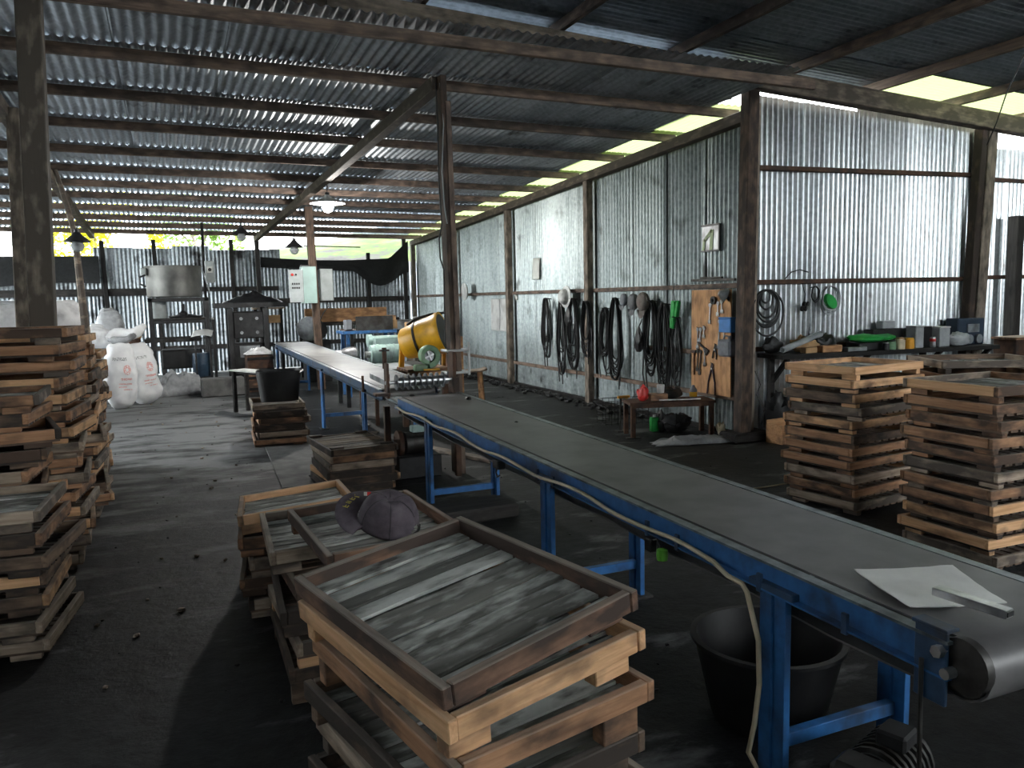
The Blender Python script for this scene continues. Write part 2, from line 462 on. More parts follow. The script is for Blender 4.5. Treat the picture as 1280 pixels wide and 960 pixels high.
PITCH = .076
def corr(width, length, amp=.009, pitch=PITCH, seg=6, phase=0.0, top=None, bow=0.0):
    """sheet in local x (across corrugations) and z (along them), facing y; top(x) gives a cut edge"""
    mb = MB(); n = max(2, int(round(width / pitch * seg)))
    vs = []
    for i in range(n + 1):
        x = width * i / n
        y = amp * math.cos(2 * PI * x / pitch + phase)
        z1 = length if top is None else top(x)
        vs.append(Vector((x, y, 0))); vs.append(Vector((x, y + bow, z1)))
    fs = [(2 * i, 2 * i + 2, 2 * i + 3, 2 * i + 1) for i in range(n)]
    return mb.add(vs, fs)

def struct(name, label, loc=(0, 0, 0)):
    o = bpy.data.objects.new(name, None); link(o); o.location = loc
    return tag(o, label, None, None, 'structure')

XA = 5.76          # long side wall
def plate_z(y): return 3.50 - .0350 * (y - 6.86)
# --- long wall on the right, receding to the far end
wa = struct('wall_right', 'long grey corrugated iron side wall with hanging hoses')
y = 6.98; k = 0
rng = random.Random(3)
while y < 19.5:
    w = min(.80, 19.62 - y)
    d = rng.uniform(0, .012)
    mb = corr(w + .03, 1, amp=.011, top=lambda x, y=y: plate_z(y + x) - .10, bow=rng.uniform(-.004, .004), phase=rng.uniform(0, 3))
    o = mb.build('sheet', M['galv_dull'], wa, True, (XA + d + .03, y, .03), (0, 0, PI / 2))
    y += .79; k += 1
for z, (a, b) in ((1.67, (7.0, 19.6)), (.42, (7.0, 19.6)), (.9, (7.0, 9.2))):
    p = MB().bar((0, 0, 0), (b - a, 0, 0), .045, .055, .004).build('girt', M['purlin'], wa, False, (XA - .025, a, z), (0, R(rng.uniform(-.1, .15)), PI / 2))
for yy, zz in ((13.42, None), (10.42, None), (19.55, None), (16.4, None)):
    h = plate_z(yy) - .02
    MB().bar((0, 0, 0), (h, 0, 0), .12, .10, .006).build('post', M['post'], wa, False, (XA - .08, yy, 0), (0, -PI / 2, 0))
tp = MB().bar((0, 0, 0), (12.75, 0, 0), .12, .12, .006).build('top_plate', M['beam'], wa, False, (XA - .08, 6.86, 3.425), (0, math.atan(.0350), PI / 2))
MB().bar((0, 0, 0), (12.5, 0, 0), .06, .05, .006).build('sill', M['charred'], wa, False, (XA - .03, 7.0, .025), (0, 0, PI / 2))
# --- corner post
cp = struct('corner_post', 'thick brown timber post where the two iron walls meet', (5.60, 6.86, 0))
MB().bar((0, 0, 0), (3.72, 0, 0), .14, .14, .008).build('timber', M['postdark'], cp, False, (0, 0, 0), (0, -PI / 2 + R(1.0), 0))
MB().bar((0, 0, 0), (3.55, 0, 0), .05, .11, .006).build('side_batten', M['post'], cp, False, (.10, .02, 0), (0, -PI / 2 + R(.8), 0))
MB().box((.05, 0, .05), (.5, .3, .1), None, .02).build('footing', M['charred'], cp)
# --- wall facing the camera
YB = 6.98
def beam_z(x): return 3.815 - .0555 * (x - 2.98)
wb = struct('wall_back', 'bright corrugated iron wall behind the cluttered shelf')
x = 5.72; k = 0
while x < 9.2:
    w = .80 if x < 8.3 else 9.42 - x
    gap = -.03 if x < 6.7 else -.12
    mb = corr(w + .02, 1, amp=.013, pitch=.073, top=lambda q, x=x, gap=gap: beam_z(x + q) - .03 - gap, phase=rng.uniform(0, 3), bow=rng.uniform(-.01, .01))
    mb.build('sheet', M['galv'], wb, True, (x, YB + .035 + rng.uniform(0, .012), .03), (0, 0, 0))
    x += .79; k += 1
for z, dz in ((2.91, .015), (1.70, 0.0), (.97, 0.0)):
    MB().bar((0, 0, 0), (3.6, 0, 0), .05, .05, .004).build('girt', M['rust'], wb, False, (5.70, YB - .01, z), (0, -math.atan(dz), 0))
# --- post to the right and the wall beyond it
rp_ = struct('wall_post', 'timber post at the right end of the bright iron wall', (9.28, 6.90, 0))
MB().bar((0, 0, 0), (3.52, 0, 0), .15, .16, .008).build('timber', M['post'], rp_, False, (-.12, 0, 0), (0, -PI / 2 + R(2.6), 0))
MB().bar((0, 0, 0), (3.5, 0, 0), .12, .10, .008).build('side_batten', M['postdark'], rp_, False, (-.30, -.02, 0), (0, -PI / 2 + R(3.0), 0))
wc = struct('wall_side', 'grey corrugated iron wall beyond the right-hand timber post')
x = 9.46
while x < 12.8:
    mb = corr(.82, 3.36, amp=.011, pitch=.08, phase=rng.uniform(0, 3))
    mb.build('sheet', M['galv'], wc, True, (x, 7.30 + rng.uniform(0, .012), .03), (0, 0, R(2)))
    x += .80
for z in (2.98, 1.72):
    MB().bar((0, 0, 0), (3.3, 0, 0), .05, .05, .004).build('girt', M['rust'], wc, False, (9.45, 7.26, z), (0, 0, R(2)))
MB().bar((0, 0, 0), (2.5, 0, 0), .14, .14, .008).build('post', M['charred'], wc, False, (10.18, 7.1, 0), (0, -PI / 2 , 0))
# --- end wall added out of view on the right to block light
we = struct('added_wall_end', 'unseen iron wall added right of the near bay to block light')
wr = struct('added_wall_rear', 'unseen iron wall added behind the camera to shape the light')  # added behind the camera; the gap over its right part lets light in
for xx_ in [-6.2 + .8 * i for i in range(22)]:
    corr(.82, 3.815 - .0555 * (xx_ - 2.58) + .25 - (.02 if xx_ < 4.0 else 1.5), amp=.011, pitch=.08).build('sheet', M['galv_dull'], wr, True, (xx_, -4.62, .03), (0, 0, 0))
wl = struct('added_wall_left', 'unseen iron wall added left of the camera to block light')  # added out of view to keep daylight off the near floor
for yy_ in [-4.6 + .8 * i for i in range(18)]:
    corr(.82, 3.62 if yy_ > 5.2 else 4.62, amp=.011, pitch=.08).build('sheet', M['galv_dull'], wl, True, (-6.3, yy_, .03), (0, 0, PI / 2))
yy = -4.6
while yy < 7.2:
    corr(.82, 3.3, amp=.011, pitch=.08).build('sheet', M['galv_dull'], we, True, (11.6, yy, .03), (0, 0, PI / 2))
    yy += .80
# --- main tie beam
tb = struct('tie_beam', 'heavy timber beam crossing the shed under the roof joint')
L_ = math.hypot(13.2, 13.2 * .0555)
MB().bar((0, 0, 0), (L_, 0, 0), .14, .20, .010).build('timber', M['beam'], tb, False, (-2.6, 6.80, beam_z(-2.6) + .10), (0, math.atan(.0555), 0))
MB().bar((0, 0, 0), (2.6, 0, 0), .05, .16, .006).build('splice_board', M['post'], tb, False, (1.3, 6.70, beam_z(1.3) + .10), (0, math.atan(.0555), 0))

clear = plain('translucent_roofing', (.22, .26, .11), rough=.4, var=.2, scale=4)
_n = clear.node_tree.nodes; _l = clear.node_tree.links
_tr = _n.new('ShaderNodeBsdfTranslucent'); _tr.inputs['Color'].default_value = (.20, .235, .105, 1)
_mx = _n.new('ShaderNodeMixShader'); _mx.inputs['Fac'].default_value = .5
_l.new(_n['Principled BSDF'].outputs[0], _mx.inputs[1]); _l.new(_tr.outputs[0], _mx.inputs[2])
_l.new(_mx.outputs[0], _n['Material Output'].inputs['Surface'])
M['clear'] = clear
# --- far roof: purlins across, sheets running down to the far eave
def roof_z(x, y): return plate_z(y) + .010 * (5.6 - x) + .02
rf = struct('roof_main', 'low corrugated iron roof over the work floor')
PY = [6.22, 7.35, 8.55, 9.78, 11.1, 12.35, 13.5, 14.6, 15.95, 17.2, 18.3, 19.5]
slope = math.atan(.0350)
for i, yy in enumerate(PY):
    s = .010
    ll = 12.0
    MB().bar((0, 0, 0), (ll, 0, 0), .05, .09, .004).build('purlin', M['purlin'], rf, False,
        (-6.1, yy, roof_z(-6.1, yy) + .045), (-slope, math.atan(s), 0))
for i in range(len(PY)):
    y0 = PY[i] - .12
    y1 = PY[i + 1] + .06 if i + 1 < len(PY) else PY[i] + .55
    if i == 0: y0 = 6.0
    g_ = .0015 + .013 * min(1, max(0, (PY[i] - 10.5) / 6.0))
    for j in range(15):
        x0 = -6.1 + j * .83
        me = corr(.85, y1 - y0, amp=.010, pitch=.085, phase=(i % 2) * PI + .3 * (j % 3))
        if j == 14 and i == 0: continue
        o = me.build('sheet', M['clear'] if j == 14 else M['roof'], rf, True)
        z0 = roof_z(x0, y0) + .105 - g_
        # near end tucked low under the sheet above, far end riding over the next one
        z1 = roof_z(x0, y1) + .105 + g_ + .002
        ang = math.atan2(z1 - z0, y1 - y0)
        o.location = (x0, y0, z0)
        o.rotation_euler = (-PI / 2 + ang, 0, 0)
        o.rotation_euler = (Matrix.Rotation(math.atan(-.010) * -1, 3, 'Y') @ Matrix.Rotation(-PI / 2 + ang, 3, 'X')).to_euler()
# rafter running down the shed, and the far eave rafters
def rafter(x0, y0, z0, x1, y1, z1, w=.10, h=.12, m='beam'):
    d = Vector((x1 - x0, y1 - y0, z1 - z0))
    o = MB().bar((0, 0, 0), (d.length, 0, 0), w, h, .006).build('rafter', M[m], rf, False, (x0, y0, z0))
    o.rotation_euler = (0, -math.asin(d.z / d.length), math.atan2(d.y, d.x))
rafter(2.26, 6.86, 3.46, 1.93, 19.6, 3.06)
rafter(-1.30, 6.86, 3.50, -1.45, 19.6, 3.10)
rafter(-4.6, 6.86, 3.54, -4.7, 19.6, 3.13)
# --- near roof: joists running away from the camera, sheets across
rn = struct('roof_near', 'dark corrugated iron roof over the near bay')
for x in (-5.6, -4.3, -3.0, -1.7, -.4, .85, 2.12, 3.43, 4.75, 6.12, 7.35, 8.6, 9.9):
    MB().bar((0, 0, 0), (11.6, 0, 0), .05, .10, .004).build('joist', M['purlin'], rn, False, (x, -4.6, beam_z(x) + .25), (0, 0, PI / 2))
ns = math.atan(.0555)
for r_ in range(15):
    y1 = 7.14 - r_ * .765
    for c_ in range(7):
        x0 = -6.2 + c_ * 2.75
        me = corr(.80, 2.85, amp=.010, pitch=.08, phase=rng.uniform(0, 6))
        lit = c_ == 5 and r_ == 0
        o = me.build('sheet', M['clear'] if lit else M['roof'], rn, True)
        lift = .03 if (r_ == 1 and c_ == 2) else .006 * (r_ % 2)
        # local x across corrugation -> -Y, local z along -> +X
        o.location = (x0, y1 - (.02 if lift > .02 else 0), beam_z(x0) + .305 + lift + .006 * (c_ % 2))
        o.rotation_euler = Matrix(((0, 0, 1), (-1, 0, 0), (0, -1, 0))).to_euler()
        o.rotation_euler = (Matrix.Rotation(ns, 3, 'Y') @ Matrix(((0, 0, 1), (-1, 0, 0), (0, -1, 0)))).to_euler()

# upright sheets closing the step between the two roofs
x = -6.2
while x < 5.4:
    zb_ = roof_z(x, 7.18) + .125; zt_ = beam_z(x + .4) + .30
    corr(.82, zt_ - zb_, amp=.010, pitch=.08, phase=rng.uniform(0, 5)).build('step_sheet', M['roof'], rn, True, (x, 7.18, zb_), (0, 0, 0))
    x += .79
# --- free-standing posts
def timber_post(name, label, base, top, w, d, mat='post', rz=0.0):
    b = Vector(base); t = Vector(top)
    r = struct(name, label, base)
    v = t - b
    o = MB().bar((0, 0, 0), (v.length, 0, 0), w, d, .008).build('timber', M[mat], r)
    x = v.normalized(); yv = Vector((math.cos(rz + PI / 2), math.sin(rz + PI / 2), 0)); yv = (yv - x * yv.dot(x)).normalized()
    o.rotation_euler = Matrix((x, yv, x.cross(yv))).transposed().to_euler()
    return r
c_post = timber_post('roof_post', 'tall brown double-board timber post beside the conveyor roller cutter', (2.345, 6.86, 0), (2.295, 6.86, 3.52), .15, .06, 'postdark')
MB().bar((0, 0, 0), (3.3, 0, 0), .07, .05, .005).build('side_board', M['purlin'], c_post, False, (.03, -.055, 0), (0, -PI / 2 - R(.8), 0))
timber_post('roof_post', 'thick squared timber post behind the leftmost tray stacks', (-.86, 6.36, 0), (-.725, 6.36, 3.98), .17, .15, 'post')
timber_post('roof_post', 'thin leaning timber pole at the left edge behind the tray stacks', (-1.36, 8.95, 0), (-1.24, 8.95, 3.46), .13, .11, 'post')
timber_post('roof_post', 'round-edged timber pole carrying the pale green control cabinet', (2.45, 14.62, 0), (2.36, 14.62, 3.26), .13, .13, 'postdark')
timber_post('roof_post', 'slim timber post standing at the far fence under the eave rafter', (1.95, 19.45, 0), (1.93, 19.45, 3.1), .10, .10, 'charred')

# --- far fence of iron sheets
wf = struct('wall_far', 'low sooty corrugated iron fence closing the far end')
x = -7.0; k = 0
while x < 5.7:
    hgt = 2.86 - .02 * max(0, x) + rng.uniform(-.05, .04)
    if x < -1.5: hgt = 2.62
    if x > 2.2: hgt = 2.52
    mb = corr(.80, hgt, amp=.011, pitch=.085, phase=rng.uniform(0, 5))
    mb.build('sheet', M['fence'], wf, True, (x, 19.80 + rng.uniform(0, .02), .02), (R(rng.uniform(-1, 1)), 0, 0))
    x += .79
for a, b, z, hh in ((-7, -.2, 1.88, .16), (.6, 2.4, 1.92, .10), (2.3, 5.6, 1.62, .12), (-7, 5.6, .6, .1)):
    MB().bar((0, 0, 0), (b - a, 0, 0), .05, hh, .004).build('fence_rail', M['charred'], wf, False, (a, 19.70, z), (0, 0, 0))
for px, ph in ((-1.22, 3.0), (-.2, 3.03), (1.40, 3.05), (4.55, 2.75), (-3.6, 2.7), (5.5, 3.1)):
    MB().bar((0, 0, 0), (ph, 0, 0), .09, .09, .01).build('fence_post', M['charred'], wf, False, (px, 19.66, 0), (0, -PI / 2 + R(rng.uniform(-1.5, 1.5)), 0))
# shade net sagging along the top of the fence
def netf(x0, x1, ztop, zbot, sag):
    def fn(u, v):
        x = x0 + (x1 - x0) * u
        zt = ztop(u); zb = zbot(u)
        return Vector((x, 19.48 + .05 * math.sin(7 * u + 2 * v) + .04 * noise.noise(Vector((x * 3, v * 3, 1))), zt + (zb - zt) * v - sag * math.sin(PI * u) * .2))
    return fn
n1 = MB().grid(netf(2.0, 5.55, lambda u: 2.64 - .06 * math.sin(PI * u) + .40 * max(0, u - .86) / .14, lambda u: 2.40 - .14 * u - .34 * (math.sin(PI * (u - .60) / .38) ** 1.3 if .60 < u < .98 else 0), .1), 40, 8).build('shade_net', M['net'], None, True)
tag(n1, 'black shade net sagging along the far fence near the corner', 'netting')
n2 = MB().grid(netf(-7.0, -1.35, lambda u: 2.66, lambda u: 2.05 + .05 * math.sin(9 * u), .05), 40, 8).build('shade_net', M['net'], None, True)
tag(n2, 'black shade net along the far fence behind the white sacks', 'netting')

# --- outside: ground, hill and bushes in daylight
def hill_mat():
    m, nt, N, L, B = newmat('hill_grass')
    tc = N.new('ShaderNodeTexCoord')
    n1 = N.new('ShaderNodeTexNoise'); n1.inputs['Scale'].default_value = 1.6; n1.inputs['Detail'].default_value = 10; n1.inputs['Roughness'].default_value = .68
    mp = N.new('ShaderNodeMapping'); mp.inputs['Scale'].default_value = (.35, 1.2, 1.5); mp.inputs['Rotation'].default_value = (0, 0, .5)
    L.new(tc.outputs['Object'], mp.inputs['Vector']); L.new(mp.outputs[0], n1.inputs['Vector'])
    r1 = ramp(N, [(.38, (.016, .015, .014)), (.46, (.036, .034, .030)), (.50, (.030, .050, .012)), (.58, (.055, .085, .018)), (.66, (.045, .043, .038))])
    L.new(n1.outputs['Fac'], r1.inputs['Fac']); L.new(r1.outputs['Color'], B.inputs['Base Color'])
    B.inputs['Roughness'].default_value = .9
    return m
M['hill'] = hill_mat()
def hill_h(x, y):
    t = min(1, max(0, (y - 20.8) / 6.5)); t = t * t * (3 - 2 * t)
    h = 2.75 * t
    h += 1.9 * t * min(1, max(0, (x - 1.0) / 9.0))
    h += 1.3 * t * min(1, max(0, (-3.0 - x) / 6.0))
    h += .30 * t * noise.noise(Vector((x * .5, y * .5, 0))) + .10 * t * noise.noise(Vector((x * 2, y * 2, 3)))
    return h - .02
hl = MB().grid(lambda u, v: Vector((-30 + 64 * u, 20.55 + 26 * v * v, hill_h(-30 + 64 * u, 20.55 + 26 * v * v))), 150, 60).build('hill', M['hill'], None, True)
tag(hl, 'sunlit grassy hillside seen over the far fence', None, None, 'structure')
gr = MB().grid(lambda u, v: Vector((-60 + 120 * u, -50 + 140 * v, -.06)), 2, 2).build('ground', M['hill'])
tag(gr, 'open grassy ground around the shed', None, None, 'structure')
def leafmat(name, a, b):
    m = plain(name, a, rough=.6, var=.35, scale=1.5)
    N = m.node_tree.nodes; L = m.node_tree.links
    t = N.new('ShaderNodeBsdfTranslucent'); t.inputs['Color'].default_value = (*b, 1)
    x = N.new('ShaderNodeMixShader'); x.inputs['Fac'].default_value = .5
    L.new(N['Principled BSDF'].outputs[0], x.inputs[1]); L.new(t.outputs[0], x.inputs[2])
    L.new(x.outputs[0], N['Material Output'].inputs['Surface'])
    return m
M['leaf_y'] = leafmat('yellow_green_leaf', (.42, .40, .02), (.55, .52, .02))
M['leaf_g'] = leafmat('green_leaf', (.13, .22, .05), (.22, .36, .06))
def bush(label, c, rx, rz, n, mat, size, seed):
    r = random.Random(seed)
    root = thing('bush', label, 'bush', (c[0], c[1], c[2] - rz), 0, 'bushes beyond the fence')
    mb = MB()
    blobs = [(Vector((r.uniform(-rx, rx) * .7, r.uniform(-rx, rx) * .5, rz + r.uniform(-rz, rz) * .8)), r.uniform(.3, .6) * rx) for _ in range(9)]
    for i in range(n):
        b, br = r.choice(blobs)
        d = Vector((r.gauss(0, 1), r.gauss(0, 1), r.gauss(0, 1))).normalized() * br * r.uniform(.5, 1.05)
        p = b + d
        m3 = rotm(r.uniform(0, 6), r.uniform(0, 6), r.uniform(0, 6))
        s = size * r.uniform(.6, 1.3)
        vs = [p + m3 @ Vector(q) for q in ((0, -s, 0), (s * .35, 0, s * .08), (0, s, 0), (-s * .35, 0, s * .08))]
        mb.add(vs, [(0, 1, 2, 3)])
    o = mb.build('foliage', mat, root)
    st = MB()
    for b, br in blobs[:5]:
        st.tube([(0, 0, 0), (b.x * .4, b.y * .4, b.z * .5), tuple(b)], [.05, .035, .015], 6)
    st.build('stem', M['post'], root)
bush('yellow-green sunlit bush over the far fence behind the sacks', (-1.7, 24.5, 3.6), 1.1, 1.1, 2600, M['leaf_y'], .10, 5)
bush('pale green leafy bush over the fence above the steel pot', (.95, 27.0, 4.2), 1.3, 1.1, 2400, M['leaf_g'], .11, 6)
bush('small yellowish bush low over the fence left of the steel pot', (.1, 23.2, 2.9), .6, .6, 1200, M['leaf_y'], .09, 8)
bush('dark green bush on the hillside at the far left', (-5.6, 26.0, 4.0), 1.3, .9, 1600, M['leaf_g'], .11, 9)
# ------------------------------------------------------------------ wooden drying trays
ORD = ['top', 'second', 'third', 'fourth', 'fifth', 'sixth', 'seventh', 'eighth', 'ninth', 'tenth', 'eleventh', 'twelfth', 'thirteenth', 'fourteenth', 'fifteenth', 'sixteenth']
TW, TL, TH, TT = .62, .78, .058, .026       # outer width (x), length (y), frame height, board thickness
_tm = {}
def tmesh(key, fn):
    if key not in _tm: _tm[key] = fn()
    return _tm[key]
def board_mesh(ln, th, h, mat, seed):
    """a slightly waney board, grain along x, centred"""
    r = random.Random(seed)
    mb = MB(); mb.box((0, 0, 0), (ln, th, h), None, .003)
    if seed == 9: return mb.mesh('board', M[mat])
    j = [Vector((0, r.uniform(-.002, .002), r.uniform(-.0035, .0035))) for _ in range(4)]
    out = []
    for v in mb.v:
        v = Vector(v); t = v.x / ln + .5
        k = j[0] * (1 - t) + j[1] * t
        out.append(tuple(v + Vector((0, k.y, abs(k.z) if v.z < 0 else -abs(k.z) * .4))))
    mb.v = out
    return mb.mesh('board', M[mat])
def bent_slat(ln, w, th, seed, mat='slat'):
    r = random.Random(seed); mb = MB()
    n = 6; a = r.uniform(-.006, .006); e0 = r.uniform(-.006, .004); e1 = r.uniform(-.012, .002)
    vs = []
    for i in range(n + 1):
        t = i / n; x = -ln / 2 + ln * t + (e0 if i == 0 else e1 if i == n else 0)
        dy = a * math.sin(PI * t) + r.uniform(-.0012, .0012); dz = r.uniform(-.001, .001)
        ww = w * (1 + r.uniform(-.05, .04))
        for (sy, sz) in ((-1, -1), (1, -1), (1, 1), (-1, 1)):
            vs.append(Vector((x, dy + sy * ww / 2, dz + sz * th / 2)))
    fs = [(3, 2, 1, 0), tuple(4 * n + k for k in range(4))]
    for i in range(n):
        for k in range(4):
            fs.append((4 * i + k, 4 * i + (k + 1) % 4, 4 * i + 4 + (k + 1) % 4, 4 * i + 4 + k))
    return mb.add(vs, fs).mesh('slat', M[mat])

def tray(label, loc, rz, variant='brown', feet=.05, open_slats=False, tilt=(0, 0), scale=(1, 1), group=None, seed=0, mixed=True, slat='slat', flip=False):
    """loc is the underside of the feet; boards, slats and feet are parts"""
    r = random.Random(seed * 13 + 5)
    t = thing('wooden_tray', label, 'tray', loc, 0, group)
    t.rotation_euler = (Matrix.Rotation(rz, 3, 'Z') @ Matrix.Rotation(-tilt[0], 3, 'Y') @ Matrix.Rotation(tilt[1], 3, 'X')).to_euler()
    t.scale = (scale[0], scale[1], 1)
    if flip:
        t.rotation_euler = (Matrix.Rotation(rz, 3, 'Z') @ Matrix.Rotation(PI, 3, 'X')).to_euler(); t.location.z += feet + TH
    def var():
        if not mixed: return variant
        return variant if r.random() < .74 else r.choice(['pine', 'brown', 'grey', 'dark'])
    z = feet + TH / 2
    for s in (-1, 1):
        v = var(); k = r.randrange(3)
        inst('side_board', tmesh(('L', v, k), lambda: board_mesh(TL, TT, TH, v, k)), t, (s * (TW / 2 - TT / 2), 0, z), (0, 0, PI / 2))
    for s in (-1, 1):
        v = var(); k = r.randrange(3)
        inst('end_board', tmesh(('E', v, k), lambda: board_mesh(TW - 2 * TT - .002, TT, TH, v, k)), t, (0, s * (TL / 2 - TT / 2 - .002), z))
    n = 10
    if open_slats:
        w = (TL - 2 * TT) / n
        for i in range(n):
            k = r.randrange(5)
            ww = w * .80
            inst('slat', tmesh(('S', k, slat), lambda: bent_slat(TW - 2 * TT - .006, ww, .010, k, slat)), t,
                 (0, -TL / 2 + TT + w * (i + .5), feet + .012 + r.uniform(-.002, .004)), (0, 0, r.uniform(-.008, .008)))
    else:
        def bed():
            mb = MB(); w = TL / n
            for i in range(n):
                mb.box((0, -TL / 2 + w * (i + .5), 0), (TW - .012, w * .72, .012), None)
            return mb.mesh('slat_bed', M['dark'])
        inst('slat_bed', tmesh('bed', bed), t, (0, 0, feet - .004))
    v = var()
    fh = feet
    for sx in (-1, 1):
        for sy in (-1, 1):
            dx = .05 if sx < 0 else .08
            inst('foot', tmesh(('F', v, round(fh, 3)), lambda: board_mesh(.12, .045, fh, v, 9)), t,
                 (sx * (TW / 2 - dx - .02), sy * (TL / 2 - .045), fh / 2), (0, 0, 0))
    return t

def stack(desc, cx, cy, n, pitch, rz, seed, variants, jit=.02, rj=.05, top_z=None, top_variant=None, lean=(0, 0), scale=(1, 1), group=None, full_top=1, slat='slat', k0=0):
    r = random.Random(seed); out = []
    for i in range(n):
        k = n - 1 - i                      # place from the top
        label = ('wooden tray lying on top of ' if k + k0 == 0 else 'wooden tray, %s from the top of ' % ORD[k + k0]) + desc
        v = r.choice(variants)
        if k == 0 and top_variant: v = top_variant
        loc = (cx + lean[0] * i + r.uniform(-jit, jit), cy + lean[1] * i + r.uniform(-jit, jit), i * pitch)
        a = rz + r.uniform(-rj, rj)
        out.append(tray(label, loc, a, v, pitch - TH - .001, k < full_top, (0, 0), scale, group, seed * 100 + i, slat=slat))
    return out
BR = ['brown', 'pine', 'pine', 'grey', 'grey', 'brown']
OLD = ['grey', 'dark', 'brown', 'grey']
# near stack in the middle foreground: the upper trays lean and are slewed
G1 = 'trays stacked in the middle foreground'
d1 = 'the stack nearest the camera'
near = [  # x, y, z of the frame top, rotation, tilt, variant
    (.668, 1.99, .836, 14.0, (.126, .028), 'umber', True),
    (.674, 1.97, .756, 13.5, (.075, .03), 'pine', False),
    (.692, 1.955, .640, 12.0, (.03, .02), 'brown', False),
    (.668, 1.965, .500, 13.0, (.0, .0), 'dark', False),
    (.690, 1.985, .385, 11.0, (.0, .0), 'grey', False),
    (.672, 1.965, .270, 14.0, (.0, .0), 'dark', False),
    (.680, 1.975, .1535, 12.0, (.0, .0), 'dark', False)]
lab1 = ['dark grey-slatted wooden tray topping the stack nearest the camera', 'bright pine tray directly under the topmost dark tray of the nearest stack'] + \
       ['wooden tray, %s from the top of %s' % (ORD[i], d1) for i in range(2, 7)]
for i, (x, y, zt, rt, tl, v, op) in enumerate(near):
    ft = (.022, .054, .082, .0575, .0575, .0575, .0955)[i]
    tray(lab1[i], (x, y, zt - TH - ft), R(rt), v, ft, op or i < 4, tl, (.95, 1.03), G1, 40 + i, mixed=False)
# second stack with the cap, third one behind it
d2 = 'the stack under the purple cap'
tops2 = [(.722, 3.205, .700, 3.5, (.03, .0), 'umber', True), (.622, 3.60, .600, -2.8, (.04, -.03), 'grey', True), (.66, 3.46, .500, 3, (0, 0), 'brown', False),
         (.64, 3.48, .390, -3, (0, 0), 'dark', False), (.655, 3.46, .272, 2, (0, 0), 'grey', False), (.645, 3.475, .155, -1, (0, 0), 'dark', False)]
lab2 = ['grey-edged wooden tray that the purple cap lies in', 'wooden tray sticking out behind the tray with the purple cap'] + ['wooden tray, %s from the top of %s' % (ORD[i], d2) for i in range(2, 6)]
for i, (x, y, zt, rt, tl, v, op) in enumerate(tops2):
    ft = (.046, .042, .052, .056, .056, .096)[i]
    tray(lab2[i], (x, y, zt - TH - ft), R(rt), v, ft, op, tl, (.90 if i == 0 else .96, .95), G1, 60 + i, mixed=(i > 1))
d3 = 'the short stack behind the cap stack'
tops3 = [(.572, 4.455, .530, -4.3, (.08, -.10), 'pine', True), (.57, 4.47, .425, -6, (0, 0), 'brown', False), (.59, 4.46, .318, -2, (0, 0), 'grey', False),
         (.575, 4.48, .212, -7, (0, 0), 'brown', False), (.585, 4.47, .105, -3, (0, 0), 'dark', False)]
for i, (x, y, zt, rt, tl, v, op) in enumerate(tops3):
    lb = 'orange pine tray lying on top of the short stack behind the purple cap' if i == 0 else 'wooden tray, %s from the top of %s' % (ORD[i], d3)
    tray(lb, (x, y, zt - TH - .046), R(rt), v, .046, op, tl, (.94, 1.0), G1, 80 + i, mixed=(i > 0))
# two small old piles by the far side of the conveyor
stack('the low pile beside the conveyor legs', 1.385, 6.92, 5, .064, R(3), 21, ['dark', 'grey', 'dark'], .02, .05, scale=(.92, 1.0), group='low piles of old trays', full_top=0, k0=1)
tray('overturned old wooden tray showing its brown slats on the low pile', (1.395, 6.93, 5 * .064), R(5), 'dark', .014, True, (0, 0), (.94, 1.0), 'low piles of old trays', 2199, slat='slat_brown', flip=True)
stack('the pile under the black tub', 1.085, 9.50, 6, .078, R(-3), 22, ['dark', 'brown', 'dark', 'grey'], .03, .05, scale=(.92, 1.0), group='low piles of old trays', full_top=0)
# tall stacks right of the conveyor
G4 = 'tall tray stacks beyond the conveyor'
stack('the left tall stack beyond the conveyor', 4.70, 4.49, 11, .0965, R(97), 23, ['brown', 'pine', 'grey', 'brown', 'pine'], .02, .05, top_variant='pine', group=G4)
stack('the right tall stack beyond the conveyor', 4.52, 3.24, 11, .0955, R(88), 24, ['brown', 'pine', 'brown', 'grey'], .018, .05, top_variant='brown', group=G4)
stack('the half-hidden stack beyond the conveyor', 5.62, 4.20, 11, .097, R(62), 25, ['brown', 'grey'], .02, .05, top_variant='grey', group=G4)
# the long heap of trays along the left side
G5 = 'trays heaped along the left side'
stack('the nearest low stack at the left edge', -.885, 4.38, 7, .100, R(-4), 31, ['grey', 'dark', 'grey', 'brown'], .035, .09, top_variant='grey', scale=(1.08, .80), group=G5)
stack('the second stack along the left edge', -1.00, 5.03, 12, .096, R(5), 32, BR, .05, .18, top_variant='brown', scale=(1.08, .76), group=G5)
stack('the tallest stack before the thick post', -.90, 5.68, 15, .0985, R(-3), 33, BR, .04, .15, top_variant='brown', scale=(1.08, .74), group=G5)
stack('the stack just behind the thick post', -.90, 6.90, 15, .0925, R(4), 34, BR, .04, .15, top_variant='pine', scale=(1.10, .78), group=G5)
stack('the fifth stack along the left side', -.91, 7.62, 13, .094, R(-3), 35, BR, .04, .15, top_variant='pine', scale=(1.08, .80), group=G5)
stack('the left stack nearest the white sacks', -.96, 8.42, 11, .096, R(2), 36, BR, .045, .15, top_variant='brown', scale=(1.08, .80), group=G5)
stack('the outermost stack at the left edge', -1.72, 5.75, 14, .0985, R(3), 37, BR, .035, .08, top_variant='brown', scale=(1.08, .80), group=G5)
